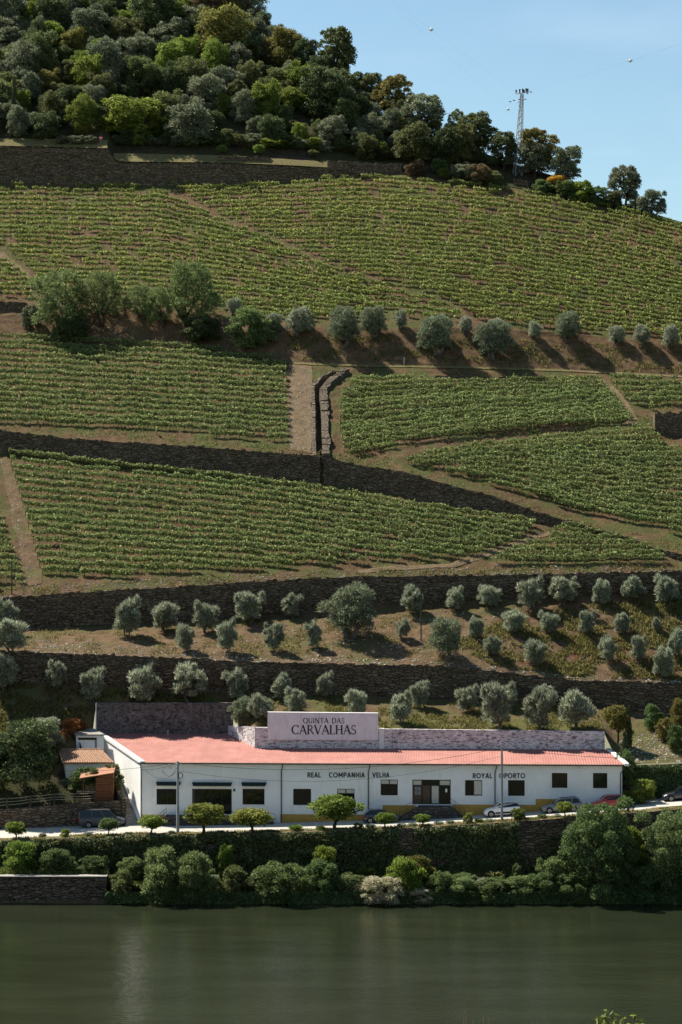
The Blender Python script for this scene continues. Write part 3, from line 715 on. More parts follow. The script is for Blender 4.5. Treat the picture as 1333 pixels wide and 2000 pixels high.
# every variant is one metre wide and one metre high; scaled when planted
for i in range(6):
    r = np.random.default_rng(100 + i)
    lb = lobes_dome(r, 15, 0.31, 0.13, 0.80, 0.07, 0.20)
    lb += [((0.30 * r.normal(), 0.30 * r.normal(), 0.35 + 0.5 * r.random()), (0.06 + 0.06 * r.random(),) * 2 + (0.10 + 0.12 * r.random(),)) for q_ in range(6)]
    lb = [(tuple(np.clip(np.array(c_), (-0.4, -0.4, 0.1), (0.4, 0.4, 0.86))), s_) for c_, s_ in lb]
    variant('olive', crown_quads(r, lb, 6500, 0.13, 0.019, 1.2, 0.3, 0.55), limbs(r, 5, 0.10, 0.3, 0.7, 0.03, 0.1, 2))
for i in range(3):
    r = np.random.default_rng(130 + i)
    lb = lobes_dome(r, 26, 0.36, 0.16, 0.86, 0.10, 0.18)
    variant('old_olive', crown_quads(r, lb, 12000, 0.06, 0.015, 0.7, 0.25), limbs(r, 6, 0.2, 0.34, 0.7, 0.045, 0.12, 2))
for i in range(6):
    r = np.random.default_rng(160 + i)
    lb = lobes_dome(r, 42, 0.40, 0.14, 0.88, 0.06, 0.17, 0.85)
    variant('broad', crown_quads(r, lb, 13000, 0.040, 0.026, 0.25, 0.3), limbs(r, 7, 0.24, 0.36, 0.8, 0.03))
for i in range(7):
    r = np.random.default_rng(400 + i)
    lb = lobes_dome(r, 46, 0.40, 0.04, 0.84, 0.05, 0.17, 0.9)
    lb += [((0.28 * r.normal(), 0.28 * r.normal(), 0.5 + 0.4 * r.random()), (0.05 + 0.07 * r.random(),) * 3) for q_ in range(8)]
    variant('wood', crown_quads(r, lb, 15000, 0.045, 0.020, 0.35, 0.3, 0.55), limbs(r, 6, 0.15, 0.32, 0.8, 0.022))
for i in range(3):
    r = np.random.default_rng(190 + i)
    lb = lobes_dome(r, 26, 0.40, 0.36, 0.92, 0.07, 0.14, 0.8)
    variant('airy', crown_quads(r, lb, 8000, 0.042, 0.018, 0.35, 0.15), limbs(r, 9, 0.26, 0.4, 0.88, 0.028))
for i in range(5):
    r = np.random.default_rng(220 + i)
    lb = lobes_dome(r, 24, 0.38, 0.07, 0.80, 0.06, 0.19, 0.95) + [((0.15 * r.normal(), 0.15 * r.normal(), 0.45 + 0.34 * r.random()), (0.05 + 0.05 * r.random(),) * 2 + (0.13,)) for q_ in range(7)]
    variant('bush', crown_quads(r, lb, 11000, 0.056, 0.020, 0.7, 0.2, 0.42), limbs(r, 6, 0.08, 0.34, 0.6, 0.022, 0.1, 3))
for i in range(3):
    r = np.random.default_rng(250 + i)
    lb = lobes_dome(r, 24, 0.38, 0.34, 0.86, 0.12, 0.20, 0.85)
    variant('citrus', crown_quads(r, lb, 6000, 0.062, 0.036, 0.1, 0.3), limbs(r, 6, 0.26, 0.3, 0.7, 0.035))
for i in range(2):
    r = np.random.default_rng(270 + i)
    lb = [((0.10 * r.normal(), 0.10 * r.normal(), z), (0.42 * (1.05 - abs(z - 0.35) * 1.25),) * 2 + (0.09,)) for z in np.linspace(0.06, 0.93, 16)]
    variant('cypress', crown_quads(r, lb, 2600, 0.10, 0.05, 0.0, 0.2), limbs(r, 3, 0.3, 0.1, 0.7, 0.06))
for i in range(3):
    r = np.random.default_rng(290 + i)
    n = 420; a = r.random(n) * 6.283; t = r.random(n) * 0.5 + 0.5
    dirv = unit(np.stack([np.cos(a) * 0.6, np.sin(a) * 0.6, 0.35 + r.random(n)], 1)); P = dirv * (t * 0.55)[:, None] + (0, 0, 0.05)
    variant('small_plant', leaf_quads(P, unit(np.cross(dirv, r.normal(size=P.shape))), 0.22, 0.09, r, dirv), limbs(r, 5, 0.05, 0.25, 0.5, 0.015))
for i in range(3):
    r = np.random.default_rng(330 + i)
    lb = lobes_dome(r, 44, 0.40, 0.16, 0.88, 0.05, 0.13, 0.95)
    variant('feather', crown_quads(r, lb, 12000, 0.040, 0.012, 0.7, 0.2, 0.6), limbs(r, 9, 0.14, 0.38, 0.85, 0.024, 0.1, 2))
cnt = {}
def plant(name, kind, base, w, h, leaf, label, cat, group=None, bark='bark', var=None, rot=None):
    k = cnt.get(kind, 0); cnt[kind] = k + 1
    crown, trunk = VAR[kind][(k if var is None else var) % len(VAR[kind])]
    base = np.array(base, float)
    o = thing(name, label, cat, tuple(base - (0, 0, 0.05)), group, rotz=(rng.random() * 6.283 if rot is None else rot))
    wy = w * (0.9 + 0.2 * rng.random())
    o.scale = (w, wy, h)
    link_mesh('crown', crown, M[leaf], o); link_mesh('trunk', trunk, M[bark], o)
    return o
def plant_px(name, kind, u, vbase, wpx, hpx, leaf, label, cat, group=None, bark='bark', var=None):
    p = place(u, vbase)[0]
    s = p[1] / F
    return plant(name, kind, p, wpx * s, hpx * s, leaf, label, cat, group, bark, var)
def ordinal(i):
    w = ['first', 'second', 'third', 'fourth', 'fifth', 'sixth', 'seventh', 'eighth', 'ninth', 'tenth', 'eleventh', 'twelfth', 'thirteenth', 'fourteenth', 'fifteenth', 'sixteenth', 'seventeenth', 'eighteenth', 'nineteenth', 'twentieth']
    if i < 20: return w[i]
    t = ['twenty', 'thirty', 'forty'][(i + 1) // 10 - 2]
    q = (i + 1) % 10
    return (t + '-' + w[q - 1]) if q else {'twenty': 'twentieth', 'thirty': 'thirtieth', 'forty': 'fortieth'}[t]

# ------------------------------------------------------------------ vine rows
def vine_block(key, where, poly, bot, top, nrows, leaf='leaf_vine', dens=135, size=0.21, height=1.15, seed=1, gaps=0.1):
    r = np.random.default_rng(seed)
    b = np.array(bot, float); t = np.array(top, float); pu = np.array(poly, float)
    uu = np.arange(max(-90, pu[:, 0].min()), min(1430, pu[:, 0].max()), 1.5)
    idx = 0
    for k in range(nrows):
        f = k / (nrows - 1.0)
        vb = np.interp(uu, b[:, 0], b[:, 1]); vt = np.interp(uu, t[:, 0], t[:, 1])
        v = vb + f * (vt - vb) + 1.6 * vnoise(uu / 90.0, uu * 0 + k * 3.7, seed)
        space = np.abs(vt - vb) / (nrows - 1)
        ok = in_poly(uu, v + 3.0 * vnoise(uu / 14, uu * 0 + k, seed + 3), poly)
        if k % 2: ok &= space > 6.6
        if k % 4: ok &= space > 3.6
        if ok.sum() < 14: continue
        P = place(uu[ok], v[ok]); uo = uu[ok]
        seg = np.diff(P, axis=0); br = np.where(np.diff(uo) > 2)[0]
        dl = np.linalg.norm(seg, axis=1); dl[br] = 0
        cum = np.concatenate([[0], np.cumsum(dl)]); Ltot = cum[-1]
        if Ltot < 2.0: continue
        n = int(Ltot * dens); s = np.sort(r.random(n) * Ltot)
        j = np.clip(np.searchsorted(cum, s, 'right') - 1, 0, len(cum) - 2)
        bad = np.isin(j, br)
        g = ((s - cum[j]) / np.maximum(1e-6, cum[j + 1] - cum[j]))[:, None]
        base = P[j] * (1 - g) + P[j + 1] * g
        hum = vnoise(s / 1.1, s * 0 + k, seed + 9) + 0.6 * vnoise(s / 0.45, s * 0 + k, seed + 10)
        keep = ~bad & (vnoise(s / 1.6, s * 0 + k * 5.0, seed + 20) > -0.5 + gaps * 1.6 * (0.6 + 0.8 * (vnoise(base[:, 0] / 9.0, base[:, 1] / 9.0, seed + 31) + 0.5)))
        q = r.random(n)
        lo = 0.42 * height; hh = height * (1.0 + 0.34 * hum)
        zz = lo + (hh - lo) * q ** 0.8 + np.where(r.random(n) < 0.07, 0.35 * r.random(n), 0)
        off = (r.normal(size=n) * 0.15) * (1.15 - 0.5 * np.abs(q - 0.5))
        Q = base.copy(); Q[:, 1] += off; Q[:, 0] += 0.06 * r.normal(size=n); Q[:, 2] += zz
        Q = Q[keep]
        if len(Q) < 30: continue
        N = unit(np.stack([r.normal(size=len(Q)) * 0.8, off[keep] * 3 + r.normal(size=len(Q)) * 0.7, 0.45 + r.normal(size=len(Q)) * 0.6], 1))
        root_loc = P[0]
        row = thing('vine_row', '%s green vine row from the bottom of the %s' % (ordinal(idx), where), 'vine row', tuple(root_loc), 'vine rows in the ' + where)
        idx += 1
        qd = leaf_quads(Q, N, size, size * 0.85, r) - root_loc
        tag(link_mesh('foliage', mesh_from_quads('vine_foliage', qd), M[leaf], row), kind='stuff')
        tb = []
        ss = np.arange(0.2, Ltot, 1.15); jj = np.clip(np.searchsorted(cum, ss, 'right') - 1, 0, len(cum) - 2)
        good = ~np.isin(jj, br); ss = ss[good]; jj = jj[good]
        bp = P[jj]
        for q_i, p in enumerate(bp):
            post = (q_i % 5 == 0)
            w = 0.035 if post else 0.028; hgt = 1.12 if post else 0.55
            x0, y0, z0 = p - root_loc; dx = 0.08 * r.normal()
            A = [(x0 - w, y0 - w, z0 - 0.2), (x0 + w, y0 - w, z0 - 0.2), (x0 + w, y0 + w, z0 - 0.2), (x0 - w, y0 + w, z0 - 0.2)]
            T = [(a[0] + dx, a[1], z0 + hgt) for a in A]
            for e in range(4): tb.append([A[e], A[(e + 1) % 4], T[(e + 1) % 4], T[e]])
        if tb: tag(link_mesh('stems_and_posts', mesh_from_quads('vine_stems', np.array(tb)), M['wood_dark'], row), kind='stuff')

vine_block('C', 'lowest main vine block',
    [(15, 885), (63, 893), (260, 916), (475, 937), (629, 950), (749, 963), (850, 992), (959, 1006), (1050, 1026), (1030, 1050), (960, 1082), (900, 1093), (700, 1103), (520, 1112), (505, 1120), (265, 1122), (265, 1134), (90, 1134), (75, 1105), (45, 1000)],
    [(-60, 1128), (500, 1150), (1100, 1200)], [(-60, 878), (63, 897), (475, 942), (850, 1000), (1053, 1032), (1200, 1062)], 18, seed=11, gaps=0.05)
vine_block('CL', 'vine block at the left edge', [(-90, 985), (0, 1000), (12, 1050), (30, 1095), (48, 1146), (-90, 1156)],
    [(-90, 1150), (60, 1150)], [(-90, 990), (60, 1000)], 13, seed=12)
vine_block('C2', 'triangular vine block', [(1085, 1042), (1120, 1030), (1160, 1042), (1230, 1062), (1300, 1094), (1300, 1106), (965, 1106), (985, 1088)],
    [(960, 1102), (1300, 1099)], [(960, 1036), (1300, 1036)], 7, seed=13, gaps=0.02)
vine_block('DL', 'vine block left of the ditch', [(-90, 655), (0, 662), (250, 672), (430, 689), (500, 698), (560, 712), (562, 868), (522, 866), (520, 858), (410, 858), (408, 850), (292, 850), (290, 842), (174, 842), (172, 834), (50, 832), (-90, 820)],
    [(-90, 845), (563, 872)], [(-90, 658), (563, 698)], 17, seed=14, gaps=0.02)
vine_block('DR', 'vine block right of the ditch', [(700, 744), (850, 746), (1000, 750), (1170, 742), (1235, 822), (1240, 832), (1165, 834), (1165, 838), (1065, 842), (800, 868), (740, 886), (672, 888), (662, 830), (668, 770)],
    [(660, 893), (850, 866), (1060, 845), (1250, 832)], [(660, 748), (1250, 740)], 14, seed=15, gaps=0.02)
vine_block('DRL', 'fan-shaped vine block at right', [(790, 905), (850, 888), (960, 870), (1110, 856), (1270, 840), (1300, 870), (1320, 890), (1420, 905), (1420, 1060), (1333, 1046), (1200, 1016), (1100, 991), (1000, 961), (900, 931)],
    [(790, 915), (950, 955), (1100, 997), (1200, 1024), (1420, 1060)], [(790, 900), (960, 866), (1280, 840), (1420, 836)], 19, seed=16, gaps=0.03)
vine_block('DRR', 'vine block by the stepped path', [(1190, 744), (1420, 748), (1420, 802), (1333, 796), (1240, 800)],
    [(1185, 800), (1420, 798)], [(1185, 746), (1420, 748)], 6, seed=17, gaps=0.02)
vine_block('F1', 'upper left vine block', [(-90, 366), (300, 370), (420, 427), (540, 478), (643, 527), (785, 568), (872, 597), (925, 628), (780, 626), (560, 628), (440, 612), (430, 600), (60, 592), (48, 588), (-90, 584), (-90, 515), (10, 510), (64, 552), (72, 544), (10, 486), (-90, 478)],
    [(-90, 592), (430, 622), (930, 652)], [(-90, 366), (310, 370), (930, 520)], 26, 'leaf_vine_top', 110, 0.24, 1.02, 18, 0.13)
vine_block('F2', 'upper right vine block', [(332, 366), (560, 359), (700, 349), (800, 346), (870, 358), (1000, 372), (1180, 404), (1420, 466), (1420, 686), (1333, 668), (1100, 645), (940, 628), (880, 592), (790, 560), (650, 520), (550, 470), (430, 420)],
    [(330, 596), (700, 612), (940, 632), (1420, 690)], [(330, 366), (700, 350), (870, 360), (1000, 374), (1180, 406), (1420, 468)], 31, 'leaf_vine_top', 110, 0.24, 1.02, 19, 0.13)

# ------------------------------------------------------------------ olive trees
G_OL = 'olive trees on the terraces'
def olive_row(rows, where, kind='olive', leaf='leaf_olive'):
    for i, (u, v, w, h) in enumerate(rows):
        plant_px('olive_tree', kind, u, v, w * 0.98, h * 0.97, leaf, 'silvery olive tree, %s from left %s' % (ordinal(i), where), 'olive tree', G_OL, 'bark_grey')
olive_row([(248, 1246, 66, 80), (322, 1234, 62, 68), (403, 1236, 52, 66), (487, 1220, 72, 66), (570, 1209, 50, 52)], 'in the top row, left of the big spreading olive')
plant_px('olive_tree', 'old_olive', 686, 1246, 130, 106, 'leaf_olive_dark', 'big spreading dark olive in the middle of the upper olive terrace', 'olive tree', G_OL, 'bark_grey')
olive_row([(807, 1200, 52, 60), (887, 1194, 46, 50), (956, 1186, 50, 52), (1037, 1190, 54, 66), (1103, 1183, 62, 58), (1175, 1183, 48, 55), (1237, 1174, 52, 52), (1305, 1180, 62, 60)], 'in the top row, right of the big spreading olive')
olive_row([(361, 1272, 46, 64), (444, 1276, 52, 68), (534, 1273, 46, 60), (613, 1265, 42, 58), (787, 1248, 34, 42), (930, 1248, 34, 46), (1003, 1237, 54, 54), (1073, 1237, 44, 48), (1147, 1241, 44, 50), (1216, 1239, 42, 46), (1283, 1233, 24, 30)], 'in the middle row of the upper olive terrace')
plant_px('olive_tree', 'old_olive', 870, 1286, 80, 82, 'leaf_olive_dark', 'large round dark olive at the lip of the upper olive terrace', 'olive tree', G_OL, 'bark_grey')
olive_row([(963, 1282, 42, 42), (1046, 1299, 52, 58), (1188, 1292, 40, 54), (1248, 1290, 40, 54), (1296, 1326, 56, 68), (1322, 1285, 42, 62)], 'in the lowest row of the upper terrace, right side')
olive_row([(112, 1345, 50, 58), (182, 1372, 56, 80), (282, 1371, 74, 84), (371, 1371, 84, 80), (463, 1370, 60, 68), (551, 1370, 48, 60), (634, 1364, 48, 54), (820, 1382, 42, 62), (912, 1392, 48, 56), (990, 1384, 52, 50), (1066, 1386, 54, 50)], 'in the row below the lower terrace wall')
olive_row([(510, 1408, 60, 58), (580, 1394, 56, 52), (698, 1397, 52, 60), (783, 1414, 54, 66), (972, 1425, 80, 96), (1052, 1427, 76, 88), (1127, 1426, 78, 80)], 'in the row just behind the building')
olive_row([(6, 1240, 70, 76), (22, 1298, 80, 76), (4, 1352, 70, 78), (-40, 1300, 80, 80)], 'in the large clump at the left edge')
plant_px('olive_tree', 'old_olive', 88, 1462, 78, 64, 'leaf_olive', 'grey olive behind the dark garden tree at left', 'olive tree', G_OL, 'bark_grey')
plant_px('olive_tree', 'old_olive', 472, 1416, 60, 56, 'leaf_olive_dark', 'dark low olive beside the blackened rear wall of the building', 'olive tree', G_OL, 'bark_grey')
G_BE = 'olive trees along the bench path'
for i, (u, v, w, h, lf) in enumerate([(458, 616, 34, 36, 'leaf_olive'), (535, 650, 44, 40, 'leaf_olive'), (585, 656, 70, 56, 'leaf_olive'), (672, 676, 84, 78, 'leaf_olive_dark'), (728, 660, 64, 62, 'leaf_olive_dark'), (783, 644, 36, 40, 'leaf_olive'), (848, 655, 46, 40, 'leaf_olive'), (853, 690, 88, 76, 'leaf_olive_dark'), (910, 652, 34, 36, 'leaf_olive'), (965, 700, 86, 76, 'leaf_olive_dark'), (968, 655, 44, 34, 'leaf_olive'), (1045, 660, 36, 36, 'leaf_olive'), (1110, 664, 64, 58, 'leaf_olive_dark'), (1205, 672, 40, 38, 'leaf_olive'), (1255, 675, 42, 42, 'leaf_olive'), (1311, 682, 48, 48, 'leaf_olive'), (1370, 690, 60, 50, 'leaf_olive')]):
    plant_px('olive_tree', 'old_olive', u, v, w, h, lf, 'grey round olive, %s from left along the bank above the bench path' % ordinal(i), 'olive tree', G_BE, 'bark_grey')

# trees on the bank at left
TB = [('broadleaf_tree', 'feather', 118, 650, 146, 128, 'leaf_willow', 'airy spreading tree at the left end of the vineyard bank'),
      ('broadleaf_tree', 'feather', 200, 632, 96, 108, 'leaf_willow', 'airy round tree second on the vineyard bank from left'),
      ('broadleaf_tree', 'feather', 276, 626, 80, 74, 'leaf_willow', 'low light green tree in the middle of the vineyard bank'),
      ('broadleaf_tree', 'feather', 312, 644, 70, 86, 'leaf_willow', 'thin light green sapling tree left of the dense round tree'),
      ('broadleaf_tree', 'feather', 376, 644, 128, 142, 'leaf_bush', 'tall dense round green tree on the vineyard bank'),
      ('shrub', 'bush', 392, 668, 90, 62, 'leaf_dark', 'dark shrub under the dense round tree on the bank'),
      ('shrub', 'bush', 488, 684, 116, 88, 'leaf_bush', 'large dark green shrub at the right end of the leafy bank'),
      ('shrub', 'bush', 140, 668, 90, 54, 'leaf_dark', 'dark shrub under the left-hand airy tree'),
      ('shrub', 'bush', 60, 640, 50, 50, 'leaf_grey', 'small grey shrub at the left end of the bank')]
for nm, kd, u, v, w, h, lf, lb in TB:
    plant_px(nm, kd, u, v, w, h, lf, lb, 'tree' if 'tree' in nm else 'shrub')

# ------------------------------------------------------------------ wood on the hilltop
r = np.random.default_rng(5)
GW = 'trees of the hilltop wood'
LBL = {'leaf_oak': 'mid green tree', 'leaf_dark': 'dark green tree', 'leaf_bright': 'bright green tree', 'leaf_grey': 'grey-green tree', 'leaf_yellow': 'yellowish tree', 'leaf_brown': 'brown scrubby tree'}
front_row = None
special = [(440, 118, 130, 110, 'leaf_yellow', 'broad yellow-green oak high in the hilltop wood'), (560, 130, 90, 80, 'leaf_yellow', 'smaller yellowish oak right of the broad yellow oak'),
           (265, 268, 150, 76, 'leaf_bright', 'wide yellow-green tree at the lower edge of the wood'), (300, 80, 110, 120, 'leaf_dark', 'tall dark conifer-like tree high in the wood'),
           (370, 285, 110, 90, 'leaf_grey', 'large grey tree in the front row of the wood'), (160, 262, 70, 78, 'leaf_bright', 'bright green tree in the front row of the wood'),
           (640, 235, 120, 110, 'leaf_dark', 'dark tree in the middle of the front row of the wood')]
sp_uv = np.array([(s_[0], s_[1]) for s_ in special], float)
for (u, v, w, h, lf, lb) in special:
    plant_px('broadleaf_tree', 'wood', u, v, w, h, lf, lb, 'tree', GW)
nwood = 0
wood = []
for u_ in np.arange(226, 800, 24):
    kn = r.choice(['leaf_oak', 'leaf_dark', 'leaf_bright', 'leaf_grey'], p=[0.35, 0.3, 0.15, 0.2]); vv_ = np.interp(u_, [220, 440, 600, 700, 800], [286, 289, 297, 305, 317]) - 6 * r.random()
    wood.append((u_ + 8 * r.random(), vv_, 34 + 22 * r.random(), 18 + 20 * r.random(), kn, 'bush', 'low along the front edge, ' + ('left half' if u_ < 500 else 'right half')))
for vrow in np.arange(318, -110, -23):
    sz = 1.0
    for u in np.arange(-70 + (0 if int(vrow) % 2 else 22), 1110, 45):
        uu_ = u + 22 * (r.random() - 0.5); vv = vrow + 18 * (r.random() - 0.5)
        top_v = np.interp(uu_, U, vG1); low_v = np.interp(uu_, U, vW4t)
        lim = 286 if uu_ < 640 else low_v - 18
        if vv > lim - 4 or vv < top_v + 2: continue
        if uu_ < 210 and vv > 272: continue
        if len(sp_uv) and np.min(np.hypot((sp_uv[:, 0] - uu_) / 1.3, sp_uv[:, 1] - vv)) < 30: continue
        fr = vv > 225
        kn = r.choice(['leaf_oak', 'leaf_dark', 'leaf_bright', 'leaf_grey', 'leaf_yellow', 'leaf_brown'], p=[0.30, 0.18, 0.19, 0.28, 0.03, 0.02] if uu_ < 560 else [0.38, 0.20, 0.09, 0.27, 0.05, 0.01])
        w = (44 + 46 * r.random() ** 1.4); h = w * (0.7 + 0.5 * r.random())
        if fr: w *= 0.85; h *= 0.9
        zone_w = 'left end of the wood' if uu_ < 220 else ('left middle of the wood' if uu_ < 460 else ('right middle of the wood' if uu_ < 700 else 'right end of the wood'))
        band = 'front edge, ' if vv > 235 else ('middle height, ' if vv > 110 else 'upper part, ')
        wood.append((uu_, vv, w, h, kn, 'bush' if kn == 'leaf_brown' else ('wood' if r.random() < 0.85 else 'bush'), band + zone_w))
seen = {}
for (uu_, vv, w, h, kn, kd, zn) in sorted(wood):
    i_ = seen.get((kn, zn), 0); seen[(kn, zn)] = i_ + 1
    plant_px('broadleaf_tree', kd, uu_, vv, w, h, kn, '%s %s from left, %s' % (ordinal(i_), LBL[kn], zn), 'tree', GW)
    nwood += 1
print('wood trees', nwood)
SK = [('broad', 655, 160, 92, 120, 'leaf_oak', 'tall dark oak standing out on the skyline'), ('broad', 770, 212, 96, 92, 'leaf_yellow', 'round brownish oak on the skyline left of the pylon'),
      ('broad', 718, 205, 80, 72, 'leaf_oak', 'dark tree on the skyline between the two oaks'), ('broad', 830, 262, 96, 84, 'leaf_grey', 'grey-green tree on the skyline below the brownish oak'),
      ('airy', 893, 262, 44, 68, 'leaf_oak', 'small upright tree on the skyline'), ('broad', 930, 300, 90, 84, 'leaf_oak', 'dark round tree on the skyline near the pylon'),
      ('broad', 985, 330, 76, 80, 'leaf_dark', 'dark tree just left of the pylon'), ('broad', 1052, 318, 100, 86, 'leaf_yellow', 'brownish oak just right of the pylon'), ('broad', 1045, 345, 70, 70, 'leaf_grey', 'grey tree under the brownish oak by the pylon'),
      ('broad', 1106, 362, 76, 80, 'leaf_grey', 'leaning grey tree at the right end of the wood'), ('broad', 880, 320, 80, 74, 'leaf_dark', 'dark tree at the lower edge of the wood, right of the small sapling'),
      ('broad', 810, 322, 90, 84, 'leaf_oak', 'oak at the lower edge of the wood beside the small sapling'),
      ('broad', 1222, 402, 78, 84, 'leaf_grey', 'lone round grey tree on the skyline at right'), ('bush', 1275, 420, 62, 56, 'leaf_grey', 'small grey tree rightmost on the skyline'),
      ('bush', 1090, 372, 52, 34, 'leaf_broom', 'orange-yellow broom bush below the right end of the wood')]
for kd, u, v, w, h, lf, lb in SK:
    plant_px('shrub' if 'bush below' in lb else 'broadleaf_tree', kd, u, v, w, h, lf, lb, 'shrub' if 'bush below' in lb else 'tree')
for i, (u, v, w, h, lf) in enumerate([(812, 344, 44, 34, 'leaf_brown'), (858, 338, 40, 30, 'leaf_bush'), (868, 348, 34, 22, 'leaf_bright'), (905, 352, 56, 36, 'leaf_grey'), (935, 360, 60, 46, 'leaf_brown'), (965, 362, 50, 32, 'leaf_oak'), (1060, 378, 44, 30, 'leaf_bush'), (1110, 388, 54, 40, 'leaf_bush'), (1140, 394, 66, 46, 'leaf_bright'), (1170, 400, 54, 40, 'leaf_bush'), (1195, 404, 50, 34, 'leaf_oak'), (1240, 410, 40, 20, 'leaf_oak')]):
    plant_px('shrub', 'bush', u, v, w, h, lf, 'low shrub on the hill edge, %s from left between wood and upper vines' % ordinal(i), 'shrub', 'shrubs on the hill edge')
plant_px('sapling', 'citrus', 749, 312, 20, 40, 'leaf_bright', 'bright green sapling on the terrace below the wood', 'tree')
plant_px('sapling', 'citrus', 505, 306, 26, 26, 'leaf_bright', 'small bright sapling at the middle of the grass terrace', 'tree')
plant_px('sapling', 'citrus', 434, 302, 22, 22, 'leaf_bright', 'tiny sapling left of the middle of the grass terrace', 'tree')
plant_px('sapling', 'citrus', 612, 308, 22, 18, 'leaf_oak', 'tiny dark sapling near the right end of the grass terrace', 'tree')
plant_px('cypress_tree', 'cypress', 28, 262, 14, 112, 'leaf_cypress', 'tall thin cypress at the left edge of the wood', 'cypress')
plant_px('cypress_tree', 'cypress', 70, 274, 12, 46, 'leaf_cypress', 'short cypress left of a pair, beside the wood edge', 'cypress')
plant_px('cypress_tree', 'cypress', 82, 276, 12, 48, 'leaf_cypress', 'short cypress right of a pair, beside the wood edge', 'cypress')
for i, (u, w) in enumerate([(122, 36), (150, 40), (178, 36)]):
    plant_px('lavender_bush', 'bush', u, 282, w, 20, 'leaf_grey', 'pale grey clipped bush on the top left terrace, %s from left' % ordinal(i), 'shrub', 'pale bushes on the top terrace')
# small red and white sign on the terrace
p = place(197, 283)[0]
sr_ = thing('road_sign', 'small red and white round sign on a pole on the top terrace', 'sign', tuple(p))
MB().tube([p + (0, 0, -0.3), p + (0, 0, 1.6)], 0.05).build('post', M['pole_metal'], sr_)
dd = MB(); dd.disc_y(p[0], p[1] - 0.08, p[1] - 0.04, p[2] + 1.35, 0.38); dd.build('disc', M['sign_red'], sr_)
dd = MB(); dd.box(p[0] - 0.27, p[0] + 0.27, p[1] - 0.10, p[1] - 0.083, p[2] + 1.28, p[2] + 1.42); dd.build('bar', M['paper'], sr_)


# ------------------------------------------------------------------ the long white building
A3 = pix(275, 0, 266.0)[:2]; B3 = pix(1216, 0, 263.6)[:2]
EX = (B3 - A3); FLEN = float(np.linalg.norm(EX)); EX = EX / FLEN
NB = np.array([-EX[1], EX[0]])                       # points to the back of the building
def W(s, d, z):                                      # facade coordinates -> world
    q = A3 + EX * s + NB * d; return np.array([q[0], q[1], z])
def fac(u, v, d=0.0):                                # photo pixel on the plane d behind the facade -> (s, z)
    a = A3 + NB * d; k = (u - 666.5) / F
    s = (k * a[1] - a[0]) / (EX[0] - k * EX[1]); Y = a[1] + s * EX[1]
    return s, H + (1000.0 - v) / F * Y
def wbox(mb, s0, s1, d0, d1, z0, z1):
    mb.box8([W(s0, d0, z0), W(s1, d0, z0), W(s1, d1, z0), W(s0, d1, z0), W(s0, d0, z1), W(s1, d0, z1), W(s1, d1, z1), W(s0, d1, z1)])
bld = thing('winery_building', 'long low white winery building with salmon-red roof beside the road', 'building', tuple(W(0, 0, 6.0)))
ZE = 13.35; ROOF_T = 0.10; DL = 13.0; DR = 5.8
def solve_depth(v, s_u):
    for d in np.arange(2, 25, 0.05):
        s, z = fac(s_u, v, d)
        if z <= ZE + ROOF_T * d: return d
    return 10
DL = solve_depth(1435, 300); DR = solve_depth(1465, 900)
SL = fac(195, 1433, DL)[0]                            # left rear corner along the facade axis (the side wall is skewed)
SR = fac(1182, 1467, DR)[0]
S_STEP0 = fac(449, 1438, DL)[0]; S_STEP1 = fac(499, 1463, DR)[0]
ops = [('window', 306, 1541, 348, 1572), ('door', 375.5, 1541, 453, 1591), ('window', 474, 1541, 517, 1572), ('window', 573, 1541, 608, 1573), ('window', 659, 1541, 693, 1573),
       ('window', 744, 1523, 777.5, 1554), ('entrance', 806, 1523, 881, 1571.5), ('window', 909, 1524, 942.5, 1554.5), ('window', 993, 1524, 1025.6, 1555), ('window', 1078.6, 1510, 1109, 1539.4), ('window', 1159, 1510, 1187, 1540)]
rects = []
for k, u0, v0, u1, v1 in ops:
    s0, z1 = fac(u0, v0); s1, z0 = fac(u1, v1); rects.append((k, s0, s1, z0, z1))
ss = sorted({0.0, FLEN, *[q[1] for q in rects], *[q[2] for q in rects]}); zz = sorted({4.0, ZE - 0.02, *[q[3] for q in rects], *[q[4] for q in rects]})
mb = MB()
for i in range(len(ss) - 1):
    for j in range(len(zz) - 1):
        cs = (ss[i] + ss[i + 1]) / 2; cz = (zz[j] + zz[j + 1]) / 2
        if any(q[1] < cs < q[2] and q[3] < cz < q[4] for q in rects): continue
        mb.raw([W(ss[i], 0, zz[j]), W(ss[i + 1], 0, zz[j]), W(ss[i + 1], 0, zz[j + 1]), W(ss[i], 0, zz[j + 1])], [(0, 1, 2, 3)])
RV = 0.22
for k, s0, s1, z0, z1 in rects:
    for (a, b) in (((s0, z0), (s0, z1)), ((s0, z1), (s1, z1)), ((s1, z1), (s1, z0)), ((s1, z0), (s0, z0))):
        mb.raw([W(a[0], 0, a[1]), W(a[0], RV, a[1]), W(b[0], RV, b[1]), W(b[0], 0, b[1])], [(0, 1, 2, 3)])
mb.build('front_wall', M['white_wall'], bld)
# side and rear walls
mb = MB()
mb.raw([W(0, 0, 4), W(SL, DL, 4), W(SL, DL, ZE + ROOF_T * DL - 0.03), W(0, 0, ZE - 0.03)], [(0, 3, 2, 1)])
mb.build('side_wall', M['white_wall'], bld)
mb = MB()
mb.raw([W(FLEN, 0, 4), W(SR, DR, 4), W(SR, DR, ZE + ROOF_T * DR - 0.03), W(FLEN, 0, ZE - 0.03)], [(0, 1, 2, 3)])
mb.build('side_wall', M['white_wall'], bld)
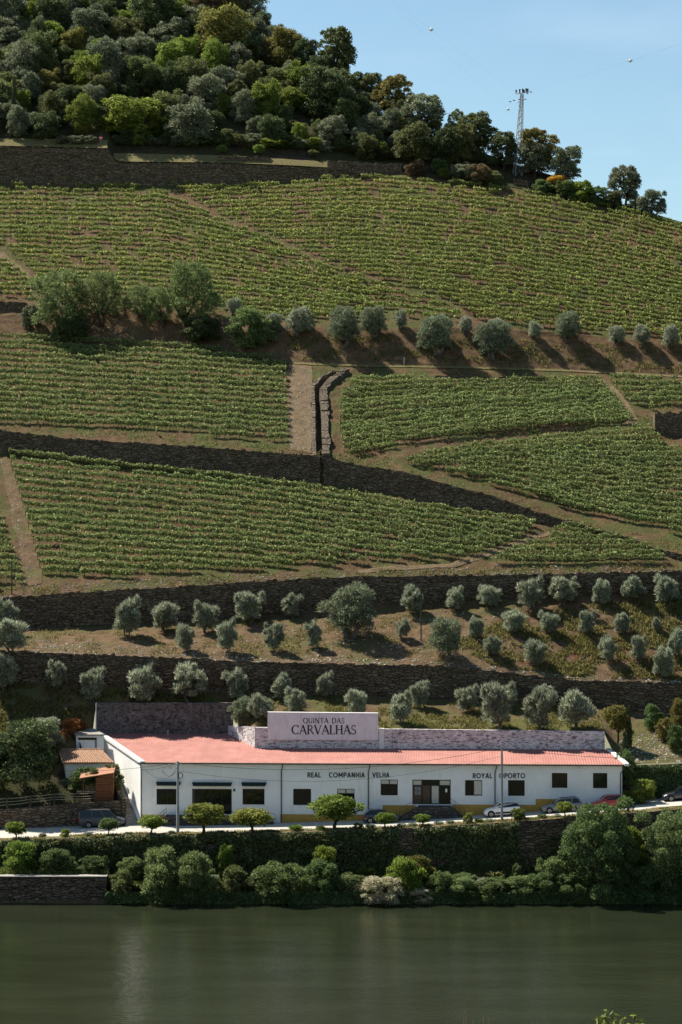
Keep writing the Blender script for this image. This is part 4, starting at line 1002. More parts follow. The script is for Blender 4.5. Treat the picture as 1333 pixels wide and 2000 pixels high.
# corrugated roof: one sheet per bay of the building
def roof_sheet(name, s_fun0, s_fun1, d0, d1, mat, lift=0.0):
    n = 12; pitch = 0.30
    m = int((s_fun1(d0) - s_fun0(d0)) / pitch * 4) + 1; rows = []
    for i in range(n):
        d = d0 + (d1 - d0) * i / (n - 1.0); s = np.linspace(s_fun0(d), s_fun1(d), m)
        z = ZE + ROOF_T * d + 0.055 * np.cos(2 * math.pi * s / pitch) + 0.10 + lift
        q = A3[None, :] + EX[None, :] * s[:, None] + NB[None, :] * d
        rows.append(np.concatenate([q, z[:, None]], 1))
    return add(name, np.concatenate(rows), grid_faces(n, m), mat, bld)
f_left = lambda d: -0.02 + SL * d / DL
f_step = lambda d: S_STEP1 + (S_STEP0 - S_STEP1) * (d - DR) / (DL - DR)
f_right = lambda d: FLEN + 0.35 + (SR - FLEN) * d / DR
f_mid = lambda d: S_STEP1
roof_sheet('roof', f_left, f_right, -0.45, DR, M['roof'])
roof_sheet('roof', f_left, f_step, DR + 0.001, DL, M['roof'])
sf = fac(472, 1440, DL - 1)[0]
# white verges, gutter, downpipes
def verge(p0, p1, w, t, mat):
    a, b = np.array(p0), np.array(p1); mb = MB(); ex = np.array([EX[0], EX[1], 0]) * w; up = np.array([0, 0, t])
    mb.box8([a, a + ex, b + ex, b, a + up, a + ex + up, b + ex + up, b + up]); return mb.build('verge_board', mat, bld)
verge(W(f_left(-0.5) - 0.16, -0.5, ZE - 0.12), W(f_left(DL) - 0.16, DL, ZE + ROOF_T * DL - 0.05), 0.5, 0.32, M['white_trim'])
verge(W(f_right(-0.5) - 0.2, -0.5, ZE - 0.10), W(f_right(DR) - 0.2, DR, ZE + ROOF_T * DR - 0.03), 0.5, 0.30, M['white_trim'])
mb = MB(); mb.tube([W(-0.2, -0.52, ZE - 0.03), W(FLEN + 0.2, -0.52, ZE - 0.03)], 0.085, 8); mb.build('gutter', M['pipe'], bld)
for (u, v1) in ((276, 1612), (550, 1610), (720, 1602), (967.5, 1592), (1213, 1572)):
    s, z = fac(u, v1); off = 0.18 if u < 1200 else 0.5
    if u < 300: off = 0.0; s = 0.05
    MB().tube([W(s + off, -0.45, ZE - 0.08), W(s + off * 0.8, -0.35, ZE - 0.45), W(s, -0.08, ZE - 0.95), W(s, -0.07, z)], 0.065, 6).build('downpipe', M['pipe'], bld)
# plinth, painted ochre
mb = MB()
for (u0, u1, vt) in ((275.5, 322, 1592), (548, 713, 1591), (748, 812, 1573), (884, 1047, 1572), (1047, 1130, 1561)):
    s0, zt = fac(u0, vt); s1, _ = fac(u1, vt)
    zt = fac((u0 + u1) / 2, vt)[1]
    m1 = MB(); wbox(m1, max(s0, 0.004), s1, -0.05, 0.02, 4.5, zt); m1.build('plinth', M['yellow'], bld)
# windows, doors
def frame_bars(part, s0, s1, z0, z1, t, d0, d1, mul_s=(), mul_z=(), mat='dark_trim'):
    m1 = MB(); wbox(m1, s0, s0 + t, d0, d1, z0, z1); wbox(m1, s1 - t, s1, d0, d1, z0, z1); wbox(m1, s0 + t, s1 - t, d0, d1, z0, z0 + t); wbox(m1, s0 + t, s1 - t, d0, d1, z1 - t, z1)
    for q in mul_s: wbox(m1, q - t * 0.5, q + t * 0.5, d0 + 0.004, d1 - 0.004, z0 + t, z1 - t)
    for q in mul_z: wbox(m1, s0 + t, s1 - t, d0 + 0.008, d1 - 0.008, q - t * 0.5, q + t * 0.5)
    return m1.build('frame', M[mat], part)
for i, (k, s0, s1, z0, z1) in enumerate(rects):
    if k == 'entrance':
        wp = MB(); wbox(wp, s0, s1, 0.215, 0.26, z0, z1); wpo = wp.build('entrance', M['interior'], bld)
        ws = s1 - s0
        cols = [s0 + ws * f for f in (0.0, 0.25, 0.47, 0.70, 1.0)]
        frame_bars(wpo, s0, s1, z0, z1, 0.10, 0.06, 0.15, cols[1:4], (z1 - (z1 - z0) * 0.24,))
        hb = z1 - (z1 - z0) * 0.24
        for c in range(4):
            m1 = MB(); wbox(m1, cols[c] + 0.06, cols[c + 1] - 0.06, 0.12, 0.135, hb + 0.05, z1 - 0.1); m1.build('pane', M['curtain' if c in (0, 3) else 'glass'], wpo)
        m1 = MB(); wbox(m1, cols[0] + 0.1, cols[1] - 0.05, 0.115, 0.15, z0 + 0.1, hb - 0.05); m1.build('door_leaf', M['brown_door'], wpo)
        q0, q1 = cols[0] + 0.25, cols[1] - 0.10; hm = (hb + z0) / 2
        for aa in range(2):
            for bb in range(2):
                m1 = MB(); x0_ = q0 + (q1 - q0) * aa / 2 + 0.04; z0_ = hm - 0.05 + (hb - hm - 0.1) * bb / 2 + 0.04
                wbox(m1, x0_, x0_ + (q1 - q0) / 2 - 0.08, 0.10, 0.114, z0_, z0_ + (hb - hm - 0.1) / 2 - 0.08); m1.build('pane', M['glass_lit'], wpo)
        m1 = MB(); wbox(m1, cols[1] + 0.06, cols[2] - 0.05, 0.115, 0.15, z0 + 0.1, hb - 0.05); m1.build('door_leaf', M['brown_door'], wpo)
        m1 = MB(); wbox(m1, cols[2] + 0.15, cols[3] - 0.05, 0.12, 0.15, z0 + 0.1, hb - 0.05); m1.build('curtain', M['curtain'], wpo)
        m1 = MB(); wbox(m1, cols[3] + 0.06, s1 - 0.1, 0.12, 0.135, z0 + 0.1, hb - 0.05); m1.build('pane', M['glass'], wpo)
        m1 = MB(); wbox(m1, s1 - 0.62, s1 - 0.40, 0.10, 0.115, z0 + 1.35, z0 + 1.75); m1.build('notice', M['paper'], wpo)
        continue
    wp = MB(); wbox(wp, s0, s1, 0.215, 0.26, z0, z1); wpo = wp.build('door' if k == 'door' else 'window', M['interior'], bld)
    mid = (s0 + s1) / 2
    muls = (mid,) if k == 'window' else tuple(s0 + (s1 - s0) * f for f in (0.25, 0.5, 0.75))
    frame_bars(wpo, s0, s1, z0, z1, 0.07, 0.08, 0.16, muls, ())
    edges = [s0] + list(muls) + [s1]
    for a_, b_ in zip(edges[:-1], edges[1:]):
        half = (i == 5 or i == 7 or i == 4)
        m1 = MB(); wbox(m1, a_ + 0.05, b_ - 0.05, 0.12, 0.14, z0 + 0.07, z1 - 0.07); m1.build('pane', M['glass'], wpo)
        if i in (4, 5):
            m1 = MB(); wbox(m1, a_ + 0.06, b_ - 0.06, 0.105, 0.118, z1 - 0.50, z1 - 0.08); m1.build('blind', M['curtain'], wpo)
        if i == 7 and b_ == s1:
            m1 = MB(); wbox(m1, a_ + 0.06, b_ - 0.06, 0.105, 0.118, z0 + 0.12, z1 - 0.10); m1.build('curtain', M['curtain'], wpo)
    if k == 'window':
        m1 = MB(); wbox(m1, s0 - 0.08, s1 + 0.08, -0.06, 0.10, z0 - 0.10, z0 - 0.004); m1.build('sill', M['white_trim'], wpo)
    if k == 'door':
        m1 = MB(); q = mid - 0.25; wbox(m1, q - 0.1, q + 0.1, 0.10, 0.118, z0 + 1.0, z0 + 1.3); m1.build('notice', M['paper'], wpo)
for (u0, u1, v0, v1) in ((305.5, 354, 1527, 1534), (376, 454, 1528, 1535), (472, 521, 1528, 1535)):
    s0, z1 = fac(u0, v0); s1, z0 = fac(u1, v1); m1 = MB()
    m1.box8([W(s0 + 0.12, -0.55, z0), W(s1 - 0.12, -0.55, z0), W(s1 - 0.12, -0.003, z0), W(s0 + 0.12, -0.003, z0), W(s0, -0.30, z1), W(s1, -0.30, z1), W(s1, -0.003, z1), W(s0, -0.003, z1)])
    m1.build('awning', M['awning'], bld)
s0, z1 = fac(456, 1541); m1 = MB(); wbox(m1, s0, s0 + 0.22, -0.04, -0.003, z1 - 0.3, z1); m1.build('plaque', M['dark_trim'], bld)
for u in (330, 505, 593, 760, 930, 1018, 1130):
    s0, z1 = fac(u, 1501); m1 = MB(); wbox(m1, s0, s0 + 0.3, -0.16, -0.003, z1 - 0.10, z1); m1.build('wall_lamp', M['white_trim'], bld)
# rear upstand walls above the roof
def upstand(name, pts, zb, zts, thick, mat):
    mb = MB()
    for (a, b, za, zb2) in zip(pts[:-1], pts[1:], zts[:-1], zts[1:]):
        (sa, da), (sb, db) = a, b
        mb.box8([W(sa, da, zb(da)), W(sb, db, zb(db)), W(sb, db + thick, zb(db)), W(sa, da + thick, zb(da)), W(sa, da, za), W(sb, db, zb2), W(sb, db + thick, zb2), W(sa, da + thick, za)])
    return mb.build(name, mat, bld)
zroof = lambda d: ZE + ROOF_T * d - 1.2
sA, zA = fac(188.5, 1373, DL + 0.02); sB, zB = fac(455, 1373, DL + 0.02)
upstand('upper_rear_wall', [(sA, DL + 0.02), (sB, DL + 0.02)], zroof, [zA, zB], 0.7, M['wall_dark'])
m1 = MB(); e0 = W(sA - 0.06, DL - 0.05, ZE + ROOF_T * DL - 0.4); e1 = W(sA - 0.003, DL + 0.75, zA + 0.03)
m1.box8([W(sA - 0.10, DL - 0.03, e0[2]), W(sA - 0.003, DL - 0.03, e0[2]), W(sA - 0.003, DL + 0.8, e0[2]), W(sA - 0.10, DL + 0.8, e0[2]), W(sA - 0.10, DL - 0.03, e1[2]), W(sA - 0.003, DL - 0.03, e1[2]), W(sA - 0.003, DL + 0.8, e1[2]), W(sA - 0.10, DL + 0.8, e1[2])])
m1.build('sunlit_wall_end', M['white_trim'], bld)  # white colour paints in the sunlight on the end of the dark wall
sC, zC = fac(500, 1421, DR + 0.02); sD, zD = fac(741, 1424, DR + 0.02); zS = fac(449, 1415, DL)[1]
upstand('angled_rear_wall', [(S_STEP0 - 0.2, DL - 0.1), (S_STEP1 - 0.05, DR + 0.02)], zroof, [zS - 0.15, zC], 0.5, M['wall_worn'])
sE, zE = fac(1182, 1429, DR + 0.02)
upstand('rear_wall', [(S_STEP1, DR + 0.03), (sD, DR + 0.03)], zroof, [zC, zD], 0.5, M['wall_worn'])
sP1 = fac(751, 1424, DR)[0]
upstand('rear_wall', [(sP1, DR + 0.03), (sE, DR + 0.03)], zroof, [zD, zE], 0.5, M['wall_worn'])
upstand('wall_pillar', [(sD + 0.002, DR - 0.08), (sP1 - 0.002, DR - 0.08)], zroof, [zD + 0.05, zD + 0.05], 0.7, M['white_trim'])
mb = MB(); wbox(mb, S_STEP1 - 0.02, sE + 0.06, DR - 0.02, DR + 0.66, zE + 0.06, zE + 0.14) if False else None
# sign panel with its lettering
s0, z1 = fac(524, 1391, DR - 0.12); s1, z0 = fac(739, 1446, DR - 0.12); _, z1r = fac(739, 1393, DR - 0.12)
sg_ = MB(); sg_.box8([W(s0, DR - 0.12, z0), W(s1, DR - 0.12, z0), W(s1, DR + 0.45, z0), W(s0, DR + 0.45, z0), W(s0, DR - 0.12, z1), W(s1, DR - 0.12, z1r), W(s1, DR + 0.45, z1r), W(s0, DR + 0.45, z1)])
sign = sg_.build('sign_panel', M['sign'], bld)
m1 = MB(); wbox(m1, s0 - 0.06, s0 - 0.002, DR - 0.14, DR + 0.47, z0, z1 + 0.04); m1.build('panel_edge', M['white_trim'], sign)
# hand-built roman capitals (thick and thin strokes, small serifs), unit cap height
def roman(ch):
    T, t = 0.165, 0.078; st = []
    def ln(x0, y0, x1, y1, w): st.append(('l', x0, y0, x1, y1, w))
    def arc(cx, cy, rx, ry, a0, a1, wv=T, wh=t): st.append(('a', cx, cy, rx, ry, a0, a1, wv, wh))
    def serif(x, y, w=0.24): st.append(('l', x - w / 2, y, x + w / 2, y, 0.045))
    if ch == 'Q': arc(0.45, 0.5, 0.39, 0.46, 0, 360); ln(0.5, 0.08, 0.92, -0.18, 0.10); return st, 0.92
    if ch == 'U': ln(0.12, 0.98, 0.12, 0.35, T); ln(0.66, 0.98, 0.66, 0.35, t); arc(0.39, 0.36, 0.27, 0.32, 180, 360); serif(0.12, 0.98); serif(0.66, 0.98); return st, 0.78
    if ch == 'I': ln(0.15, 0, 0.15, 1, T); serif(0.15, 0.02); serif(0.15, 0.98); return st, 0.30
    if ch == 'N': ln(0.12, 0, 0.12, 1, t); ln(0.10, 0.98, 0.74, 0.02, T); ln(0.74, 0, 0.74, 1, t); serif(0.12, 0.02); serif(0.09, 0.98, 0.2); serif(0.74, 0.98); return st, 0.86
    if ch == 'T': ln(0.36, 0, 0.36, 1, T); ln(0.02, 0.965, 0.70, 0.965, 0.07); ln(0.03, 0.97, 0.01, 0.80, 0.05); ln(0.69, 0.97, 0.71, 0.80, 0.05); serif(0.36, 0.02); return st, 0.72
    if ch == 'A': ln(0.06, 0, 0.41, 1, t); ln(0.39, 1, 0.76, 0, T); ln(0.2, 0.36, 0.63, 0.36, t); serif(0.07, 0.02, 0.22); serif(0.76, 0.02, 0.26); return st, 0.82
    if ch == 'D': ln(0.14, 0, 0.14, 1, T); arc(0.30, 0.5, 0.46, 0.47, -90, 90); ln(0.1, 0.965, 0.32, 0.965, t); ln(0.1, 0.035, 0.32, 0.035, t); return st, 0.84
    if ch == 'S': arc(0.29, 0.73, 0.21, 0.24, 40, 270, 0.10, t); arc(0.27, 0.26, 0.23, 0.245, -140, 90, 0.12, t); ln(0.26, 0.50, 0.30, 0.49, 0.11); ln(0.48, 0.98, 0.47, 0.76, 0.045); ln(0.05, 0.24, 0.06, 0.02, 0.045); return st, 0.56
    if ch == 'C': arc(0.46, 0.5, 0.40, 0.46, 42, 318); ln(0.76, 0.98, 0.76, 0.74, 0.05); return st, 0.82
    if ch == 'R': ln(0.14, 0, 0.14, 1, T); arc(0.30, 0.74, 0.26, 0.235, -90, 90, 0.12); ln(0.1, 0.965, 0.32, 0.965, t); ln(0.1, 0.50, 0.32, 0.50, t); ln(0.34, 0.52, 0.74, 0.0, 0.12); serif(0.14, 0.02); return st, 0.76
    if ch == 'V': ln(0.06, 1, 0.41, 0, T); ln(0.40, 0, 0.74, 1, t); serif(0.07, 0.98, 0.24); serif(0.74, 0.98, 0.2); return st, 0.80
    if ch == 'L': ln(0.14, 0, 0.14, 1, T); ln(0.1, 0.035, 0.58, 0.035, 0.07); ln(0.58, 0.03, 0.61, 0.22, 0.05); serif(0.14, 0.98); return st, 0.62
    if ch == 'H': ln(0.14, 0, 0.14, 1, T); ln(0.70, 0, 0.70, 1, T); ln(0.14, 0.51, 0.70, 0.51, t); serif(0.14, 0.02); serif(0.14, 0.98); serif(0.70, 0.02); serif(0.70, 0.98); return st, 0.84
    return [], 0.45
def sans(ch):
    T = 0.19; st = []
    def ln(x0, y0, x1, y1, w=T): st.append(('l', x0, y0, x1, y1, w))
    def arc(cx, cy, rx, ry, a0, a1): st.append(('a', cx, cy, rx, ry, a0, a1, T, T))
    h = T / 2
    if ch == 'R': ln(h, 0, h, 1); ln(h, 1 - h, 0.3, 1 - h); ln(h, 0.48, 0.3, 0.48); arc(0.30, 0.70, 0.2, 0.225, -90, 90); ln(0.30, 0.48, 0.52, 0); return st, 0.58
    if ch == 'E': ln(h, 0, h, 1); [ln(h, y, 0.48, y) for y in (h, 0.5, 1 - h)]; return st, 0.5
    if ch == 'A': ln(0.06, 0, 0.33, 1); ln(0.33, 1, 0.60, 0); ln(0.16, 0.30, 0.5, 0.30); return st, 0.66
    if ch == 'L': ln(h, 0, h, 1); ln(h, h, 0.46, h); return st, 0.48
    if ch == 'C': arc(0.40, 0.5, 0.33, 0.43, 50, 310); return st, 0.66
    if ch == 'O': arc(0.40, 0.5, 0.34, 0.43, 0, 360); return st, 0.80
    if ch == 'M': ln(h, 0, h, 1); ln(h, 0.95, 0.38, 0.25); ln(0.38, 0.25, 0.69, 0.95); ln(0.69, 0, 0.69, 1); return st, 0.78
    if ch == 'P': ln(h, 0, h, 1); ln(h, 1 - h, 0.3, 1 - h); ln(h, 0.44, 0.3, 0.44); arc(0.30, 0.68, 0.2, 0.245, -90, 90); return st, 0.54
    if ch == 'N': ln(h, 0, h, 1); ln(h, 0.96, 0.52, 0.04); ln(0.52, 0, 0.52, 1); return st, 0.60
    if ch == 'H': ln(h, 0, h, 1); ln(0.52, 0, 0.52, 1); ln(h, 0.5, 0.52, 0.5); return st, 0.60
    if ch == 'I': ln(h, 0, h, 1); return st, 0.15
    if ch == 'V': ln(0.05, 1, 0.32, 0); ln(0.32, 0, 0.59, 1); return st, 0.64
    if ch == 'Y': ln(0.05, 1, 0.32, 0.45); ln(0.32, 0.45, 0.59, 1); ln(0.32, 0, 0.32, 0.5); return st, 0.64
    if ch == 'T': ln(0.28, 0, 0.28, 1); ln(0, 1 - h, 0.56, 1 - h); return st, 0.56
    return [], 0.35
def lettering(text, font, u0, u1, vt, vb, d, parent, gap):
    gl = [font(c) for c in text]; tot = sum(g[1] for g in gl) + gap * (len(gl) - 1)
    s0, zt = fac(u0, vt, d); s1, _ = fac(u1, vt, d); zb = fac(u0, vb, d)[1]; zb1 = fac(u1, vb, d)[1]
    hgt = zt - zb; sc = (s1 - s0) / tot; x = 0.0; layer = 0
    for (st, adv), c in zip(gl, text):
        mb = MB(); layer = 0
        for q in st:
            layer += 1; dd = d - 0.02 - 0.0015 * layer
            if q[0] == 'l':
                _, x0, y0, x1, y1, w = q
                dx, dy = x1 - x0, y1 - y0; ll = math.hypot(dx, dy); nx, ny = -dy / ll * w / 2, dx / ll * w / 2
                P2 = [(x0 + nx, y0 + ny), (x0 - nx, y0 - ny), (x1 - nx, y1 - ny), (x1 + nx, y1 + ny)]; polys = [P2]
            else:
                _, cx, cy, rx, ry, a0, a1, wv, wh = q; polys = []; n = 18; pr = None
                for i in range(n + 1):
                    a = math.radians(a0 + (a1 - a0) * i / n); w = wh + (wv - wh) * abs(math.cos(a)) ** 1.3
                    cur = ((cx + (rx + w / 2) * math.cos(a), cy + (ry + w / 2) * math.sin(a)), (cx + (rx - w / 2) * math.cos(a), cy + (ry - w / 2) * math.sin(a)))
                    if pr: polys.append([pr[0], pr[1], cur[1], cur[0]])
                    pr = cur
            for P2 in polys:
                fr = []
                for dz_ in (dd, d - 0.004):
                    for (px_, py_) in P2:
                        sx_ = s0 + (x + px_) * sc; f_ = (sx_ - s0) / (s1 - s0); fr.append(W(sx_, dz_, zb + f_ * (zb1 - zb) + py_ * hgt))
                mb.raw(fr, [(0, 1, 2, 3), (0, 4, 5, 1), (1, 5, 6, 2), (2, 6, 7, 3), (3, 7, 4, 0)])
        if st: mb.build('letter', M['letter'], parent)
        x += adv + gap
lettering('QUINTA DAS', roman, 592.5, 673, 1402.5, 1413, DR - 0.12, sign, 0.10)
lettering('CARVALHAS', roman, 570, 696, 1416.5, 1434.5, DR - 0.12, sign, 0.04)
lettering('REAL', sans, 601, 627, 1509, 1519, 0.0, bld, 0.12)
lettering('COMPANHIA', sans, 643, 713, 1509, 1519, 0.0, bld, 0.14)
lettering('VELHA', sans, 728, 761, 1509, 1519, 0.0, bld, 0.12)
lettering('ROYAL', sans, 924, 962, 1510.5, 1520.5, 0.0, bld, 0.14)
lettering('OPORTO', sans, 976, 1026, 1510.5, 1520.5, 0.0, bld, 0.14)
# roof pipe
sp_, zp_ = fac(328, 1440, DL - 1.5)
MB().tube([W(sp_, DL - 1.5, ZE + ROOF_T * DL - 0.5), W(sp_, DL - 1.5, zp_ + 0.85)], 0.13, 8).build('vent_pipe', M['concrete'], bld)
# entrance steps in grey stone with railings (two sets)
def entrance_steps(name, label, u0, u1, vt, flare0, flare1, n, proj):
    s0, zt = fac(u0, vt); s1, _ = fac(u1, vt); zt = fac((u0 + u1) / 2, vt)[1]
    q = W((s0 + s1) / 2, -1.5, 0); base = float(road_z(q[0])) - 0.6
    root = thing(name, label, 'steps', (q[0], q[1], base + 0.6))
    m1 = MB(); wbox(m1, s0, s1, -1.5, -0.06, base, zt); m1.build('landing', M['schist_grey'], root)
    st0 = (zt - base - 0.5) / (n + 1)
    for i in range(n):
        z1_ = zt - st0 * (i + 1)
        m1 = MB(); wbox(m1, s0 - flare0 * (i + 1) / n, s0 - flare0 * i / n - 0.003, -1.45, -0.06, base, z1_); m1.build('step', M['schist_grey'], root)
        m1 = MB(); wbox(m1, s1 + flare1 * i / n + 0.003, s1 + flare1 * (i + 1) / n, -1.45, -0.06, base, z1_); m1.build('step', M['schist_grey'], root)
    for s_, sg2 in ((s0 + 0.1, -1), (s1 - 0.1, 1)):
        m1 = MB()
        fl = flare0 if sg2 < 0 else flare1
        for k in range(4):
            t_ = k / 3.0; m1.tube([W(s_ + sg2 * fl * t_, -1.38, zt - t_ * (zt - base - 0.8)), W(s_ + sg2 * fl * t_, -1.38, zt + 0.95 - t_ * (zt - base - 0.8))], 0.022, 5)
        for hh in (0.5, 0.95):
            m1.tube([W(s_, -1.38, zt + hh), W(s_ + sg2 * fl, -1.38, zt + hh - (zt - base - 0.8))], 0.022, 5)
        m1.build('railing', M['pipe'], root)
    return root
entrance_steps('entrance_steps', 'grey stone steps with railings below the wide dark shop door', 326, 512, 1592, 0.9, 1.8, 4, 1.5)
entrance_steps('entrance_steps', 'grey stone double steps with railings at the glazed main entrance', 818, 882, 1573, 2.2, 1.6, 6, 1.5)

# ------------------------------------------------------------------ left side: stairs, garden wall, annex, white box, hut, fence
dirw = (W(SL, DL, 0) - W(0, 0, 0)); dirw = dirw / np.linalg.norm(dirw); nrm = np.array([-dirw[1], dirw[0], 0.0])   # nrm points away from the wall, to the left
if nrm[0] > 0: nrm = -nrm
c0 = W(0, 0, 0)
stair = thing('outside_stairs', 'pale outside staircase climbing along the white side wall', 'stairs', tuple(c0 + nrm * 0.8 + (0, 0, 6.2)))
z_s = 6.3
for i in range(22):
    a = c0 + dirw * (0.15 + 0.34 * i) + nrm * 0.03; b = a + dirw * 0.337; w = nrm * 1.75; zt = z_s + 0.19 * (i + 1)
    m1 = MB(); P4 = [a, b, b + w, a + w]; m1.box8([(q[0], q[1], 5.2) for q in P4] + [(q[0], q[1], zt) for q in P4]); m1.build('step', M['concrete'], stair)
a = c0 + dirw * 0.1 + nrm * 0.02; b = a + dirw * 7.6; w = nrm * 0.16
m1 = MB(); m1.box8([a + (0, 0, 5.9), a + w + (0, 0, 5.9), b + w + (0, 0, 9.9), b + (0, 0, 9.9), a + (0, 0, 6.75), a + w + (0, 0, 6.75), b + w + (0, 0, 10.95), b + (0, 0, 10.95)]); m1.build('stringer', M['white_trim'], stair)
# garden retaining wall behind the van
gx0 = pix(-110, 0, 266.8)[0]; gx1 = pix(246, 0, 266.8)[0]
gx = np.linspace(gx0, gx1, 90); gzt = np.interp(gx, [gx0, pix(0, 0, 266.8)[0], gx1], [zY(1585, 266.8), zY(1582, 266.8), zY(1563, 266.8)])
wall_strip('garden_wall', 'dark stone garden wall behind the parked van', gx, np.full_like(gx, 266.8), np.full_like(gx, 5.0), gzt, M['schist'], 0.6)
e = np.array([gx1, 266.9]); tt = np.linspace(0, 1, 20)
gm = MB(); pA = np.array([gx1, 266.82, 0.0]); pB = pA + dirw * 8.5; wv = nrm * 0.4
gm.box8([pA + (0, 0, 5.0), pB + (0, 0, 5.0), pB + wv + (0, 0, 5.0), pA + wv + (0, 0, 5.0), pA + (0, 0, gzt[-1] - 0.01), pB + (0, 0, gzt[-1] + 2.8), pB + wv + (0, 0, gzt[-1] + 2.8), pA + wv + (0, 0, gzt[-1] - 0.01)])
tag(gm.build('stair_side_wall', M['schist']), 'dark stone side wall between the garden and the outside stairs', 'wall')
# garden ground; its dark soil colour paints in the shade beneath the tree
uu = np.arange(-420, 250, 6.0); rows = []
gY0 = 267.2; gz0 = np.interp((uu - 666.5) / F * 267, gx, gzt) - 0.05
va = np.interp(uu, U, vA0); Ya = np.interp(uu, U, YA0); za = zY(va, Ya)
for t_ in np.linspace(0, 1, 14):
    Yr = gY0 + t_ * (Ya - gY0); Zr_ = gz0 + (za - gz0) * np.clip((t_ - 0.15) / 0.85, 0, 1) ** 1.1; Xr_ = (uu - 666.5) / F * Yr
    Xr_ = np.minimum(Xr_, -26.2 - (Yr - 267) * 0.44)
    rows.append(np.stack([Xr_, Yr, Zr_ + 0.5 * ground_noise(Xr_, Yr) * (0.02 < t_ < 0.98)], 1))
tag(link_mesh('garden_ground', mesh_from_grid('garden_ground', np.concatenate(rows), grid_faces(len(rows), len(uu))), M['forest_floor_and_garden_shade']), kind='structure')
# annex with clay tile roof
an = thing('tiled_annex', 'small annex with clay tile roof left of the white building', 'building', tuple(pix(165, 1530, 273)))
p00 = pix(122, 1492, 272.2); p10 = pix(214, 1493, 272.2); zt_e = p00[2]; zr = pix(120, 1467, 276)[2]
xl, xr = p00[0], p10[0] + 0.6
MB().box8([(xl + 0.35, 272.5, 9.5), (xr - 0.6, 272.5, 9.5), (xr - 1.8, 275.8, 9.5), (xl - 0.6, 275.8, 9.5), (xl + 0.35, 272.5, zt_e - 0.02), (xr - 0.6, 272.5, zt_e - 0.02), (xr - 1.8, 275.8, zr - 0.05), (xl - 0.6, 275.8, zr - 0.05)]).build('wall', M['white_wall'], an)
xlb, xrb = pix(113, 0, 276)[0], pix(199, 0, 276)[0]
MB().box8([(xl, 272.15, zt_e + 0.0), (xr, 272.15, zt_e + 0.0), (xrb, 276.0, zr), (xlb, 276.0, zr), (xl, 272.15, zt_e + 0.07), (xr, 272.15, zt_e + 0.07), (xrb, 276.0, zr + 0.07), (xlb, 276.0, zr + 0.07)]).build('roof', M['tile'], an)
rfo = bpy.data.objects[an.children[-1].name]
nt = 22
for i in range(nt):
    f = (i + 0.5) / nt; a = np.array([xl + (xr - xl) * f, 272.05, zt_e + 0.11]); b = np.array([xlb + (xrb - xlb) * f, 276.05, zr + 0.11])
    MB().tube([a, a * 0.5 + b * 0.5 + (0, 0, 0.015 * (i % 3)), b], [0.13, 0.125, 0.12], 8).build('tile_row', M['tile'], rfo)
MB().tube([(xlb, 276.05, zr + 0.16), (xrb, 276.05, zr + 0.16)], 0.15, 8).build('ridge_tiles', M['tile'], rfo)
# white box house behind it
wb = thing('white_outbuilding', 'small white flat-roofed outbuilding with a dark slot window', 'building', tuple(pix(168, 1470, 278)))
b0 = pix(149, 1437, 278.0); b1 = pix(193, 1437, 278.0); zb0 = b0[2] - 4.0
MB().box8([(b0[0], 278, zb0), (b1[0] + 0.6, 278, zb0), (b1[0] - 0.9, 281.5, zb0), (b0[0] - 0.9, 281.5, zb0), (b0[0], 278, b0[2]), (b1[0] + 0.6, 278, b0[2]), (b1[0] - 0.9, 281.5, b0[2] + 0.35), (b0[0] - 0.9, 281.5, b0[2] + 0.35)]).build('wall', M['white_wall'], wb)
MB().box8([(b0[0] - 0.15, 277.85, b0[2] + 0.01), (b1[0] + 0.7, 277.85, b0[2] + 0.01), (b1[0] - 0.9, 281.6, b0[2] + 0.36), (b0[0] - 1.1, 281.6, b0[2] + 0.36), (b0[0] - 0.15, 277.85, b0[2] + 0.16), (b1[0] + 0.7, 277.85, b0[2] + 0.16), (b1[0] - 0.9, 281.6, b0[2] + 0.5), (b0[0] - 1.1, 281.6, b0[2] + 0.5)]).build('roof_slab', M['concrete'], wb)
w0 = pix(153, 1441, 277.97); w1 = pix(189, 1445.5, 277.97)
MB().box(w0[0], w1[0], 277.96, 278.02, w1[2], w0[2]).build('window', M['glass'], wb)
MB().box(b0[0] + 2.3, b0[0] + 2.42, 277.9, 277.99, zb0 + 0.5, b0[2] - 0.3).build('drain_pipe', M['pipe'], wb)
# timber hut
hy = 268.0
h0 = pix(187, 1562, hy); h1 = pix(221, 1562, hy); hz1r = pix(221, 1511, hy)[2]; hz1l = pix(187, 1519, hy)[2]; hz0 = h0[2] - 0.6
hut = thing('timber_hut', 'small red-brown plank hut with slanted roof on the garden wall', 'hut', ((h0[0] + h1[0]) / 2, hy, hz0))
nb = 12
for i in range(nb):
    za_ = hz0 + (hz1l - hz0) * i / nb; zb_ = hz0 + (hz1l - hz0) * (i + 1) / nb - 0.03
    ofs = 0.012 * (i % 2)
    MB().box(h0[0], h1[0], hy - 0.03 - ofs, hy + 1.9, za_, zb_).build('plank', M['wood'], hut)
MB().box8([(h0[0], hy, hz1l), (h1[0], hy, hz1l), (h1[0], hy + 1.85, hz1l), (h0[0], hy + 1.85, hz1l), (h0[0], hy, hz1l + 0.02), (h1[0], hy, hz1r), (h1[0], hy + 1.85, hz1r), (h0[0], hy + 1.85, hz1l + 0.02)]).build('gable_plank', M['wood'], hut)
xo = pix(156, 0, hy)[0]; zo = pix(156, 1521, hy)[2]
